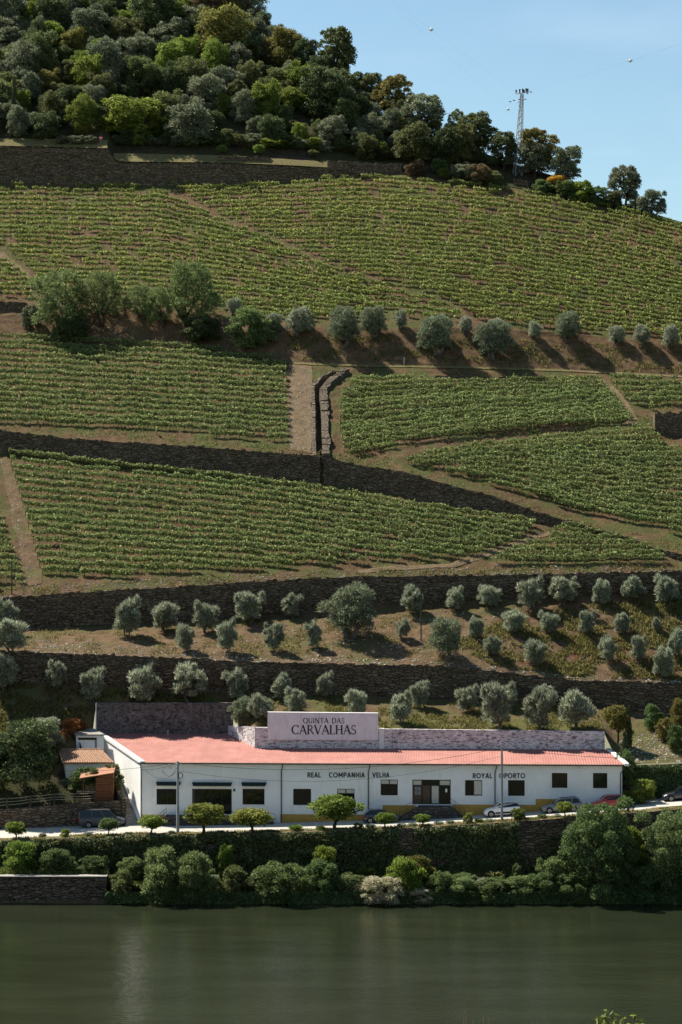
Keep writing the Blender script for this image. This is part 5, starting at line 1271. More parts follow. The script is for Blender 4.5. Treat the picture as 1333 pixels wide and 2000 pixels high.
MB().box8([(xo, hy - 0.25, zo), (h1[0] + 0.1, hy - 0.25, hz1r + 0.03), (h1[0] + 0.1, hy + 2.3, hz1r + 0.55), (xo, hy + 2.3, zo + 0.55), (xo, hy - 0.25, zo + 0.09), (h1[0] + 0.1, hy - 0.25, hz1r + 0.12), (h1[0] + 0.1, hy + 2.3, hz1r + 0.64), (xo, hy + 2.3, zo + 0.64)]).build('roof', M['hut_roof'], hut)
xp = pix(162, 0, hy)[0]
MB().box(xp, xp + 0.1, hy, hy + 0.1, hz0 + 0.3, zo + 0.15).build('post', M['wood'], hut)
for i in range(4):
    z_ = pix(0, 1546 - 3.4 * i, hy)[2]; MB().box(pix(165, 0, hy)[0], h0[0] - 0.02, hy + 0.9, hy + 0.96, z_, z_ + 0.16).build('plank', M['wood_pale'], hut)
MB().box(pix(150, 0, hy)[0], h0[0] - 0.02, hy - 0.1, hy + 1.6, pix(0, 1548, hy)[2], pix(0, 1546, hy)[2]).build('counter', M['wood_pale'], hut)
cr = thing('slatted_crate', 'small pale slatted crate hanging below the hut counter', 'crate', tuple(pix(164, 1569, hy - 0.5)))
for i in range(9):
    c_ = pix(149.5 + 3.3 * i, 1569, hy - 0.45); MB().box(c_[0], c_[0] + 0.13, hy - 0.5, hy - 0.46, c_[2], c_[2] + 0.42).build('slat', M['wood_pale'], cr)
for zz_ in (1567.5, 1563):
    c_ = pix(149, zz_, hy - 0.45); c2_ = pix(179, zz_, hy - 0.45); MB().box(c_[0], c2_[0], hy - 0.455, hy - 0.42, c_[2], c_[2] + 0.06).build('rail', M['wood_dark'], cr)
# rope fence on the garden wall
fn = thing('rope_fence', 'dark timber post and rope fence on top of the garden wall', 'fence', tuple(pix(90, 1575, 267.0)))
fp = []
for (u, vb, vt) in ((-50, 1584, 1560), (14, 1580, 1558), (59, 1574, 1554), (106, 1568, 1550), (146, 1567, 1549), (185, 1565, 1548)):
    a = pix(u, vb, 267.0); b = pix(u, vt, 267.0); fp.append((a, b)); MB().box(a[0] - 0.09, a[0] + 0.09, 266.92, 267.08, a[2] - 0.5, b[2]).build('post', M['wood_dark'], fn)
for (a, b), (c_, d_) in zip(fp[:-1], fp[1:]):
    for f in (0.35, 0.62, 0.92):
        p0 = a + (b - a) * f; p1 = c_ + (d_ - c_) * f; MB().tube([p0, p0 * 0.5 + p1 * 0.5 - (0, 0, 0.06), p1], 0.032, 5).build('rope', M['rope'], fn)

# right-hand ivy wall by the road
x = np.linspace(pix(1216, 0, 267)[0] - 0.2, 108, 200); zt = zY(np.interp(x / 267.3 * F + 666.5, [1210, 1333, 1760], [1497, 1492, 1482]), 267.3)
wall_strip('roadside_wall', 'tall dark ivy-hung stone wall right of the white building', x, np.full_like(x, 267.2), np.full_like(x, 5.5), zt, M['schist'], 0.6)

# ------------------------------------------------------------------ vehicles (local x: length, front at -x)
def vehicle(name, label, x, y, paint, Lg, Wd, top, hood, glass, face_left=True, wheels=(0.18, 0.80), wr=0.31, group='vehicles parked by the road', trim=True, cat='car', belt=None, pillars=(0.5,), rails=False):
    """hood: (x, z) upper line of the lower body; glass: side outline of the cabin as (x, z)"""
    z0 = float(road_z(x))
    root = thing(name, label, cat, (x, y, z0), group, 0.0)
    root.rotation_euler = (0, -road_tilt(x), 0 if face_left else math.pi)
    if not face_left: root.rotation_euler = (0, road_tilt(x), math.pi)
    hx = np.array(hood)[:, 0] * Lg; hz = np.array(hood)[:, 1]
    n = 30; xs_ = np.linspace(0, Lg, n); rows = []
    for xx in xs_:
        f = xx / Lg; w = Wd / 2 * (1 - 0.16 * max(0, 1 - f / 0.12) ** 2 - 0.10 * max(0, (f - 0.9) / 0.1) ** 2)
        zt_ = float(np.interp(xx, hx, hz)); zb_ = 0.20 + 0.14 * max(0, 1 - f / 0.06) + 0.16 * max(0, (f - 0.94) / 0.06)
        ring = [(-w * 0.90, zb_), (-w * 0.985, zb_ + 0.12), (-w, zb_ + (zt_ - zb_) * 0.55), (-w * 0.985, zt_ - 0.12), (-w * 0.93, zt_ - 0.02), (-w * 0.5, zt_ + 0.015), (w * 0.5, zt_ + 0.015), (w * 0.93, zt_ - 0.02), (w * 0.985, zt_ - 0.12), (w, zb_ + (zt_ - zb_) * 0.55), (w * 0.985, zb_ + 0.12), (w * 0.90, zb_)]
        rows.append([(xx - Lg / 2, a, b) for a, b in ring])
    m = len(rows[0]); V = [q for r_ in rows for q in r_]; Fc = []
    for i in range(n - 1):
        for k in range(m): Fc.append((i * m + k, i * m + (k + 1) % m, (i + 1) * m + (k + 1) % m, (i + 1) * m + k))
    Fc.append(tuple(range(m))); Fc.append(tuple((n - 1) * m + k for k in range(m))[::-1])
    body = add('body', V, Fc, paint, root, world=False, smooth=True)
    # cabin
    g = [(a * Lg - Lg / 2, b) for a, b in glass]; zlo = min(q[1] for q in g); zhi = max(q[1] for q in g)
    def half(z): return Wd / 2 * (0.925 - 0.20 * (z - zlo) / (zhi - zlo))
    V = [(a, -half(b), b) for a, b in g] + [(a, half(b), b) for a, b in g]; k = len(g)
    Fc = [tuple(range(k)), tuple(range(2 * k - 1, k - 1, -1))] + [(i, k + i, k + (i + 1) % k, (i + 1) % k) for i in range(k)]
    cab = add('cabin_glass', V, Fc, M['glass'], root, world=False)
    tops = [q for q in g if q[1] > zhi - 0.16]
    mb = MB(); tops = sorted(tops)
    for (a, b) in zip(tops[:-1], tops[1:]):
        mb.box8([(a[0] - 0.01, -half(a[1]) - 0.012, a[1] - 0.06), (b[0] + 0.01, -half(b[1]) - 0.012, b[1] - 0.06), (b[0] + 0.01, half(b[1]) + 0.012, b[1] - 0.06), (a[0] - 0.01, half(a[1]) + 0.012, a[1] - 0.06), (a[0] - 0.01, -half(a[1]) * 0.97, a[1] + 0.03), (b[0] + 0.01, -half(b[1]) * 0.97, b[1] + 0.03), (b[0] + 0.01, half(b[1]) * 0.97, b[1] + 0.03), (a[0] - 0.01, half(a[1]) * 0.97, a[1] + 0.03)])
    mb.build('roof', paint, root, world=False, smooth=False)
    # pillars along both sides
    gl_bot = [q for q in g if q[1] < zlo + 0.08]; xa, xb = min(q[0] for q in gl_bot), max(q[0] for q in gl_bot)
    ta, tb = tops[0], tops[-1]
    for sgn in (-1, 1):
        bars = [((xa, zlo), ta, 0.05), ((xb, zlo), tb, 0.09)] + [((xa + (xb - xa) * f, zlo), (ta[0] + (tb[0] - ta[0]) * f, zhi - 0.03), 0.045) for f in pillars]
        for (a, b, w) in bars:
            mb = MB(); ya, yb = sgn * (half(a[1]) + 0.004), sgn * (half(b[1]) + 0.004); t_ = 0.02 * sgn
            mb.box8([(a[0] - w, ya - t_, a[1]), (a[0] + w, ya - t_, a[1]), (a[0] + w, ya + t_, a[1]), (a[0] - w, ya + t_, a[1]), (b[0] - w, yb - t_, b[1]), (b[0] + w, yb - t_, b[1]), (b[0] + w, yb + t_, b[1]), (b[0] - w, yb + t_, b[1])])
            mb.build('pillar', paint, root, world=False)
    for fx in wheels:
        for sgn in (-1, 1):
            cx = fx * Lg - Lg / 2; yo = sgn * Wd / 2
            mb = MB(); mb.disc_y(cx, yo - sgn * 0.18, yo + sgn * 0.004, wr + 0.03, wr + 0.085, 22); mb.build('wheel_arch', M['plastic'], root, world=False)
            mb = MB(); mb.disc_y(cx, yo - sgn * 0.17, yo + sgn * 0.012, wr, wr, 22); wl = mb.build('wheel', M['tyre'], root, world=False)
            mb = MB(); mb.disc_y(cx, yo + sgn * 0.0125, yo + sgn * 0.024, wr, wr * 0.66, 18, wr * 0.6); mb.build('rim', M['rim'], wl, world=False)
            for q in range(5):
                a = q * 1.2566; mb = MB(); mb.tube([(cx + 0.05 * math.cos(a + 0.63), yo + sgn * 0.026, wr + 0.05 * math.sin(a + 0.63)), (cx + wr * 0.5 * math.cos(a + 0.63), yo + sgn * 0.026, wr + wr * 0.5 * math.sin(a + 0.63))], [0.03, 0.055], 5); mb.build('rim_gap', M['plastic'], wl, world=False)
    zl = float(np.interp(0.06 * Lg, hx, hz)) - 0.12; zr_ = float(np.interp(0.97 * Lg, hx, hz)) - 0.18
    for sgn in (-1, 1):
        mb = MB(); y0_, y1_ = sgn * Wd * 0.33, sgn * Wd * 0.475
        mb.box8([(-Lg / 2 + 0.03, y0_, zl - 0.10), (-Lg / 2 + 0.30, y1_ + sgn * 0.025, zl - 0.06), (-Lg / 2 + 0.36, y1_, zl + 0.05), (-Lg / 2 + 0.10, y0_, zl + 0.05), (-Lg / 2 + 0.05, y0_, zl), (-Lg / 2 + 0.32, y1_ + sgn * 0.03, zl + 0.02), (-Lg / 2 + 0.38, y1_ * 0.99, zl + 0.09), (-Lg / 2 + 0.14, y0_, zl + 0.09)]); mb.build('headlight', M['chrome'], root, world=False)
        mb = MB(); mb.box(Lg / 2 - 0.16, Lg / 2 + 0.012, min(sgn * Wd * 0.36, sgn * Wd * 0.47), max(sgn * Wd * 0.36, sgn * Wd * 0.47), zr_ - 0.18, zr_ + 0.10); mb.build('tail_light', M['red_lamp'], root, world=False)
        mb = MB(); mb.box(xa + 0.28, xa + 0.42, min(sgn * Wd * 0.47, sgn * Wd * 0.57), max(sgn * Wd * 0.47, sgn * Wd * 0.57), zlo + 0.02, zlo + 0.17); mb.build('mirror', paint, root, world=False)
        if trim:
            mb = MB(); mb.box(-Lg * 0.20, Lg * 0.20, min(sgn * Wd * 0.495, sgn * Wd * 0.507), max(sgn * Wd * 0.495, sgn * Wd * 0.507), 0.36, 0.55); mb.build('side_trim', M['plastic'], root, world=False)
        if rails:
            mb = MB(); mb.tube([(ta[0] + 0.3, sgn * half(zhi) * 0.95, zhi + 0.06), (tb[0] - 0.1, sgn * half(zhi) * 0.95, zhi + 0.06)], 0.025, 5); mb.build('roof_rail', M['plastic'], root, world=False)
    mb = MB(); mb.box(-Lg / 2 - 0.02, -Lg / 2 + 0.10, -Wd * 0.40, Wd * 0.40, 0.24, 0.44); mb.build('bumper', M['plastic'], root, world=False)
    mb = MB(); mb.box(Lg / 2 - 0.08, Lg / 2 + 0.03, -Wd * 0.42, Wd * 0.42, 0.30, 0.46); mb.build('bumper', M['plastic'], root, world=False)
    return root
def px_x(u, Y): return (u - 666.5) / F * Y
HB = [(0, 0.60), (0.03, 0.74), (0.10, 0.86), (0.27, 0.98), (0.35, 1.02), (0.92, 1.06), (0.98, 0.98), (1, 0.80)]
vehicle('parked_car', 'small white crossover car with black side trim facing left by the pole', px_x(982, 262.5), 262.5, M['car_white'], 4.15, 1.75, 1.6, HB, [(0.27, 0.99), (0.41, 1.48), (0.50, 1.55), (0.74, 1.56), (0.88, 1.48), (0.97, 1.08)], True, (0.19, 0.80), 0.33, pillars=(0.45, 0.75))
SW = [(0, 0.55), (0.03, 0.68), (0.10, 0.80), (0.28, 0.92), (0.36, 0.96), (0.95, 0.99), (1, 0.78)]
vehicle('parked_car', 'grey-green estate car parked facing left, right of the white car', px_x(1098, 262.2), 262.2, M['car_grey'], 4.55, 1.74, 1.5, SW, [(0.29, 0.93), (0.42, 1.38), (0.50, 1.45), (0.86, 1.45), (0.93, 1.36), (0.985, 1.0)], True, (0.19, 0.78), 0.31, trim=False, pillars=(0.36, 0.66), rails=True)
SD = [(0, 0.58), (0.03, 0.72), (0.10, 0.84), (0.28, 0.95), (0.36, 1.0), (0.88, 1.02), (0.97, 0.95), (1, 0.78)]
vehicle('parked_car', 'dark blue hatchback parked facing right beside the ochre plinth', px_x(745, 263.0), 263.0, M['car_navy'], 4.1, 1.7, 1.5, SD, [(0.29, 0.97), (0.44, 1.40), (0.54, 1.47), (0.80, 1.45), (0.95, 1.05)], False, (0.19, 0.80), 0.31, trim=False, pillars=(0.45,))
vehicle('parked_car', 'red car half hidden behind the big waterside tree', px_x(1190, 262.3), 262.3, M['car_red'], 4.0, 1.7, 1.5, SD, [(0.29, 0.97), (0.42, 1.40), (0.52, 1.46), (0.80, 1.45), (0.95, 1.05)], True, (0.19, 0.80), 0.31, trim=False, pillars=(0.45,))
vehicle('parked_car', 'black car at the right edge in front of the ivy wall', px_x(1334, 264.5), 264.5, M['car_black'], 4.4, 1.78, 1.5, SD, [(0.29, 0.97), (0.43, 1.40), (0.54, 1.47), (0.80, 1.45), (0.95, 1.05)], True, (0.19, 0.80), 0.32, trim=False, pillars=(0.45,))
VN = [(0, 0.70), (0.03, 0.86), (0.08, 0.98), (0.20, 1.10), (0.26, 1.16), (0.98, 1.18), (1, 1.0)]
vehicle('parked_van', 'dark grey passenger van parked facing right below the garden wall', px_x(201, 265.6), 265.6, M['van_grey'], 5.2, 1.9, 1.95, VN, [(0.18, 1.10), (0.33, 1.84), (0.40, 1.93), (0.94, 1.94), (0.985, 1.85), (0.995, 1.15)], False, (0.19, 0.79), 0.33, trim=False, cat='van', pillars=(0.30, 0.62))

# ------------------------------------------------------------------ poles, cables, pylon
def pole(name, label, u, vb, vt, Y, r0, mat, on_hill=False):
    b = place(u, vb)[0] if on_hill else pix(u, vb, Y); h = (vb - vt) * b[1] / F
    root = thing(name, label, 'pole', tuple(b)); MB().tube([b - (0, 0, 0.5), b + (0, 0, h)], [r0, r0 * 0.7], 10).build('shaft', M[mat], root)
    return root, b, h
p1, b1_, h1_ = pole('utility_pole', 'pale concrete utility pole in front of the shop door at left', 347.5, 1637, 1487, 257.6, 0.19, 'pole')
m1 = MB(); m1.tube([b1_ + (-0.35, -0.15, h1_ - 0.3), b1_ + (0.35, -0.15, h1_ - 0.3)], 0.05, 6); m1.build('bracket', M['steel'], p1)
rg = [b1_ + (0.30 + 0.25 * math.cos(a), -0.2, h1_ - 1.55 + 0.32 * math.sin(a)) for a in np.linspace(0, 6.283, 15)]
MB().tube(rg, 0.045, 5).build('cable_coil', M['cable'], p1)
p2, b2_, h2_ = pole('utility_pole', 'slim grey metal utility pole beside the white car', 981, 1605, 1458, 257.6, 0.15, 'pole_metal')
p3, b3_, h3_ = pole('vineyard_pole', 'thin pole standing among the olives of the upper terrace', 823, 1252, 1135, 0, 0.09, 'wood_dark', True)
p4, b4_, h4_ = pole('vineyard_pole', 'thin dark pole at the left edge beside the lowest vines', 23, 1160, 1088, 0, 0.09, 'wood_dark', True)
p5, b5_, h5_ = pole('white_post', 'short white post on the bench path below the olives', 790, 712, 698, 0, 0.09, 'pole', True)
def cable(label, p0, p1, sag, r=0.022, group='overhead cables'):
    pts = [np.array(p0) * (1 - t) + np.array(p1) * t - (0, 0, sag * 4 * t * (1 - t)) for t in np.linspace(0, 1, 25)]
    return tag(MB().tube(pts, r, 5).build('cable', M['cable']), label, 'cable', group)
t1 = b1_ + (0, 0, h1_ - 0.15); t2 = b2_ + (0, 0, h2_ - 0.15)
cable('long black cable sagging between the two roadside poles', t1, t2, 1.5)
cable('second thin cable lower between the two roadside poles', t1 - (0, 0, 0.9), t2 - (0, 0, 0.9), 1.9, 0.016)
cable('cable from the concrete pole to the corner of the building', t1, W(0.1, -0.1, ZE - 0.8), 0.25)
cable('slack cable looping from the concrete pole to the shop wall', t1 - (0, 0, 0.3), W(2.5, -0.05, ZE - 0.9), 0.9)
cable('lower slack cable from the concrete pole to the wall corner', t1 - (0, 0, 0.9), W(0.6, -0.05, ZE - 0.9), 0.9)
cable('cable leading from the concrete pole past the tiled annex', t1, pix(90, 1505, 271), 0.4)
cable('cable leading right from the metal pole out of the frame', t2, pix(1480, 1470, 262), 0.9)
cable('thin cable running from the terrace pole to the right edge', b3_ + (0, 0, h3_ - 0.1), pix(1500, 1235, 296), 1.2, 0.016)
cable('thin cable running from the terrace pole to the left edge', b3_ + (0, 0, h3_ - 0.1), pix(-60, 1090, 303), 1.5, 0.016)
# lattice pylon
pb = place(1011, 340)[0]; ph = 163 * pb[1] / F
py = thing('lattice_pylon', 'steel lattice power pylon on the skyline with perched insulators', 'pylon', tuple(pb))
def corner(t, i):
    w = 0.75 * (1 - t) + 0.22 * t; a = math.radians(45 + 90 * i + 20); return pb + (w * math.cos(a) * 1.25 + 0.9 * t, w * math.sin(a) * 1.25, ph * t - 0.4 * (t == 0))
for i in range(4): MB().tube([corner(0, i), corner(0.97, i)], 0.055, 5).build('leg', M['steel'], py)
tl = np.linspace(0, 0.95, 12)
for i in range(4):
    mb = MB()
    for a, b in zip(tl[:-1], tl[1:]):
        mb.tube([corner(a, i), corner(b, (i + 1) % 4)], 0.03, 4); mb.tube([corner(a, (i + 1) % 4), corner(b, i)], 0.03, 4); mb.tube([corner(b, i), corner(b, (i + 1) % 4)], 0.04, 4)
    mb.build('bracing', M['steel'], py)
ct = pb + (0.9, 0, ph)
MB().tube([ct + (-1.2, 0.2, -0.55), ct + (1.2, -0.2, -0.15)], 0.09, 5).build('crossarm', M['steel'], py)
MB().tube([ct + (-1.0, 0.2, -2.05), ct + (0.85, -0.2, -1.5)], 0.085, 5).build('crossarm', M['steel'], py)
for (dx, dz) in ((-1.1, 0.0), (-0.45, 0.15), (0.1, 0.25), (0.35, 0.05), (0.75, 0.3), (1.05, 0.25)):
    MB().tube([ct + (dx, 0, -0.4 + dz * 0.3), ct + (dx, 0, 0.15 + dz)], [0.10, 0.17], 7).build('insulator', M['insulator'], py)
for (dx, dz, l_) in ((-2.2, -2.0, 0.42), (-1.5, -1.75, 0.42), (-0.5, -1.6, 0.42), (0.95, -0.45, 0.4), (1.6, -0.2, 0.42)):
    MB().tube([ct + (dx - l_ / 2, 0, dz + 0.04), ct + (dx + l_ / 2, 0, dz - 0.04)], 0.085, 6).build('insulator', M['insulator'], py)
# power lines with marker balls
def power_line(label, pts, n=40):
    P3_ = [np.array(q) for q in pts]; seg = np.linspace(0, 1, len(P3_)); A_ = np.array(P3_)
    tt_ = np.linspace(0, 1, n); c = [np.array([np.polyval(np.polyfit(seg, A_[:, k], len(P3_) - 1), t) for k in range(3)]) for t in tt_]
    return tag(MB().tube(c, 0.004, 4).build('power_line', M['cable']), label, 'cable', 'power lines from the pylon')
def ball(label, p):
    bm = bmesh.new(); bmesh.ops.create_uvsphere(bm, u_segments=20, v_segments=14, radius=0.24)
    me = bpy.data.meshes.new('marker_ball'); bm.to_mesh(me); bm.free(); me.polygons.foreach_set('use_smooth', np.ones(len(me.polygons), bool))
    o = link_mesh('marker_ball', me, M['ball']); o.location = tuple(p)
    cb = MB(); cb.tube([(-0.36, 0, 0), (0.36, 0, 0)], 0.05, 6); cb.build('clamp', M['steel'], o, world=False)
    return tag(o, label, 'marker ball', 'marker balls on the power lines')
q1 = pix(843, 57, 330); q2 = pix(1232, 118, 330); q3 = pix(993, 213, pb[1] - 3)
power_line('thin power line rising left from the pylon with a white ball', [ct + (-1.2, 0.2, -0.3), q1, pix(560, -150, 240)])
power_line('thin power line rising right from the pylon with a white ball', [ct + (1.2, -0.2, 0), q2, pix(1500, 20, 250)])
power_line('thin power line from the lower crossarm with a ball close to the pylon', [ct + (-1.0, 0.2, -2.0), q3, pix(700, -60, 300)])
ball('white marker ball high in the sky left of the pylon', q1); ball('white marker ball in the sky near the right edge', q2); ball('white marker ball close to the pylon arm', q3)

# ------------------------------------------------------------------ ivy, riverside bushes, roadside planting
def ivy(name, label, x0, x1, y, zlo, zhi, n, size, leaf, seed, thr=-0.2, cat='ivy', bulge=0.85):
    r = np.random.default_rng(seed)
    x = x0 + (x1 - x0) * r.random(n); f = r.random(n); lo = zlo(x); hi = zhi(x); z = lo + (hi - lo) * f
    clump = vnoise(x / 1.2, z / 0.9, seed) + 0.5 * vnoise(x / 0.5, z / 0.5, seed + 1)
    cover = vnoise(x / 3.5, z / 1.8, seed + 2)
    k = (cover > thr - 0.25 * f) ; x, z, clump = x[k], z[k], clump[k]
    yy = y - 0.08 - np.clip(clump + 0.35, 0, 1) * bulge * (0.5 + 0.5 * r.random(len(x)))
    P = np.stack([x, yy, z + 0.15 * clump], 1); N = unit(np.stack([r.normal(size=len(x)) * 0.6, -0.7 + r.normal(size=len(x)) * 0.4, 0.5 + r.normal(size=len(x)) * 0.4], 1))
    root = thing(name, label, cat, tuple(P.mean(0) * (1, 1, 0) + (0, 0, float(z.min()))))
    tag(link_mesh('foliage', mesh_from_quads(name, leaf_quads(P, N, size, size * 0.8, r) - ORG[root.name]), M[leaf], root), kind='stuff')
    return root
xa = px_x(-60, 256); xb = px_x(470, 256); xc = px_x(760, 256); xd = px_x(1015, 256); xe = px_x(1120, 256)
ivy('ivy_curtain', 'dense dark ivy hedge hanging over the river wall at left', xa, xb, 255.95, lambda x: x * 0 + 2.4, lambda x: road_z(x) + 0.15, 11000, 0.27, 'leaf_ivy', 41)
ivy('ivy_curtain', 'dense dark ivy hedge hanging over the river wall in the middle', xb, xc, 255.95, lambda x: x * 0 + 2.4, lambda x: road_z(x) + 0.15, 7000, 0.27, 'leaf_ivy', 42)
ivy('ivy_curtain', 'dark ivy hanging over the river wall below the main entrance', xc, xd, 255.95, lambda x: x * 0 + 2.4, lambda x: road_z(x) + 0.1, 6500, 0.27, 'leaf_ivy', 43)
ivy('ivy_curtain', 'sparse ivy on the bare stone of the river wall at right', xd, xe, 255.95, lambda x: x * 0 + 2.4, lambda x: road_z(x) - 0.5, 1500, 0.24, 'leaf_ivy', 44, 0.12)
ivy('ivy_curtain', 'ivy hanging on the tall roadside wall at the right edge', px_x(1240, 267), px_x(1420, 267), 267.15, lambda x: road_z(x), lambda x: x * 0 + 12.9, 5200, 0.28, 'leaf_bush', 45, -0.08, bulge=0.6)
GB = 'riverside bushes'
# (u, v of base, width px, height px, depth, leaf, kind, label)
BUSH = [(36, 1708, 96, 72, 253.6, 'leaf_bright', 'bush', 'yellow-green bush above the quay wall at the left edge'),
        (112, 1706, 84, 52, 253.4, 'leaf_bush', 'bush', 'rounded green bush above the quay wall, second from left'),
        (178, 1708, 74, 40, 253.0, 'leaf_bush', 'bush', 'low green bush above the quay wall, third from left'),
        (238, 1756, 62, 66, 250.6, 'leaf_oak', 'bush', 'dull green bush at the right end of the quay wall'),
        (255, 1712, 60, 44, 253.6, 'leaf_willow', 'bush', 'pale green bush between quay wall end and tall willow shrub'),
        (318, 1764, 110, 118, 250.6, 'leaf_willow', 'bush', 'tall willow shrub at the water, left of a pair'),
        (382, 1766, 100, 108, 250.4, 'leaf_willow', 'bush', 'tall willow shrub at the water, right of a pair'),
        (443, 1708, 46, 66, 253.6, 'leaf_bright', 'bush', 'light green upright shrub in front of the ivy hedge'),
        (462, 1758, 88, 74, 250.8, 'leaf_oak', 'bush', 'dull green bush at the waterline beside the willow shrubs'),
        (548, 1762, 118, 88, 250.5, 'leaf_bush', 'bush', 'broad dense green bush at the waterline in the middle'),
        (632, 1712, 74, 66, 253.4, 'leaf_bright', 'bush', 'yellow-green shrub standing high in front of the ivy'),
        (628, 1758, 84, 82, 250.8, 'leaf_bush', 'bush', 'green bush at the water below the yellow-green shrub'),
        (684, 1756, 96, 56, 250.9, 'leaf_willow', 'bush', 'low bush at the water left of the white blossom'),
        (742, 1766, 104, 62, 249.7, 'leaf_white', 'bush', 'cream-white flowering bush at the waterline, larger'),
        (826, 1766, 56, 36, 249.7, 'leaf_white', 'bush', 'cream-white flowering bush at the waterline, smaller right one'),
        (790, 1752, 92, 84, 251.2, 'leaf_bright', 'bush', 'bright green bush between the two white flowering bushes'),
        (815, 1715, 74, 48, 253.0, 'leaf_yellow', 'bush', 'brownish-yellow bush behind the white flowering bushes'),
        (862, 1757, 74, 62, 250.8, 'leaf_bush', 'bush', 'green bush right of the white flowering bushes'),
        (905, 1756, 88, 50, 250.7, 'leaf_willow', 'bush', 'first clipped-looking low bush of the long waterside hedge'),
        (960, 1756, 88, 48, 250.7, 'leaf_bush', 'bush', 'second low bush of the long waterside hedge'),
        (1012, 1756, 88, 50, 250.7, 'leaf_willow', 'bush', 'third low bush of the long waterside hedge'),
        (1060, 1756, 80, 56, 250.7, 'leaf_bush', 'bush', 'fourth low bush of the long waterside hedge'),
        (1085, 1738, 80, 70, 252.0, 'leaf_willow', 'bush', 'round bush left of the big waterside tree'),
        (1110, 1762, 84, 64, 250.4, 'leaf_bush', 'bush', 'dark bush at the foot of the big waterside tree'),
        (1262, 1762, 90, 80, 250.6, 'leaf_bush', 'bush', 'dark bush between the two big waterside trees'),
        (1340, 1764, 90, 70, 250.4, 'leaf_bush', 'bush', 'dark bush at the foot of the right edge tree'),
        (1235, 1690, 66, 80, 253.4, 'leaf_bright', 'bush', 'bright green young tree between the big waterside trees')]
for (u, v, w, h, Y, lf, kd, lb) in BUSH:
    p = pix(u, v, Y); p[2] = min(p[2], float(bank_z(p[0], Y)) + 0.3) if Y > 252.5 and u > 215 else p[2]
    hh = (pix(u, v - h, Y)[2] - p[2])
    plant('riverside_bush', kd, p, w * Y / F, max(hh, h * Y / F * 0.9), lf, lb, 'bush', GB)
r = np.random.default_rng(88)
for i, u in enumerate(np.arange(224, 1090, 29)):
    Y = 251.0 + 4.2 * r.random(); u_ = u + 14 * r.normal(); x_ = px_x(u_, Y); zb_ = float(bank_z(x_, Y)); w_ = 1.2 + 2.0 * r.random(); h_ = 0.7 + 1.5 * r.random()
    plant('bank_scrub', ['bush', 'feather', 'small_plant'][i % 3], (x_, Y, zb_), w_, h_, ['leaf_willow', 'leaf_bush', 'leaf_oak', 'leaf_bright', 'leaf_olive'][int(r.integers(5))], 'scrubby plant low on the river bank, %s from left among the bushes' % ordinal(i), 'shrub', 'scrub on the river bank')
# two big trees with dense crowns of their own
for (u, v, w, h, Y, lf, lb, sd) in ((1172, 1762, 190, 208, 251.8, 'leaf_bush', 'big dense green tree at the water in front of the red car', 301), (1318, 1766, 178, 196, 251.4, 'leaf_willow', 'big grey-green tree at the water at the right edge', 302), (1215, 1758, 90, 130, 251.0, 'leaf_bush', 'dark lower tree leaning against the big waterside tree', 303)):
    r = np.random.default_rng(sd); lb_ = lobes_dome(r, 34, 0.37, 0.08, 0.86, 0.07, 0.17, 0.8) + [((0.40 * r.normal() * 0.6, 0.4 * r.normal() * 0.6, 0.15 + 0.75 * r.random()), (0.05 + 0.06 * r.random(),) * 3) for q_ in range(16)]
    q_ = crown_quads(r, lb_, 30000, 0.026, 0.012, 0.3, 0.15, 0.24); VAR['big_tree%d' % sd] = [(mesh_from_quads('waterside_tree_crown', q_), limbs(r, 8, 0.18, 0.34, 0.8, 0.022).mesh('waterside_tree_trunk', True))]
    p = pix(u, v, Y); plant('waterside_tree', 'big_tree%d' % sd, p, w * Y / F, h * Y / F, lf, lb, 'tree')
ivy('waterline_growth', 'low tangled growth hanging over the waterline below the bushes', px_x(208, 250), px_x(1400, 250), 249.75, lambda x: x * 0 - 0.1, lambda x: x * 0 + 1.3, 16000, 0.26, 'leaf_bush', 46, -0.3, 'undergrowth', 0.5)
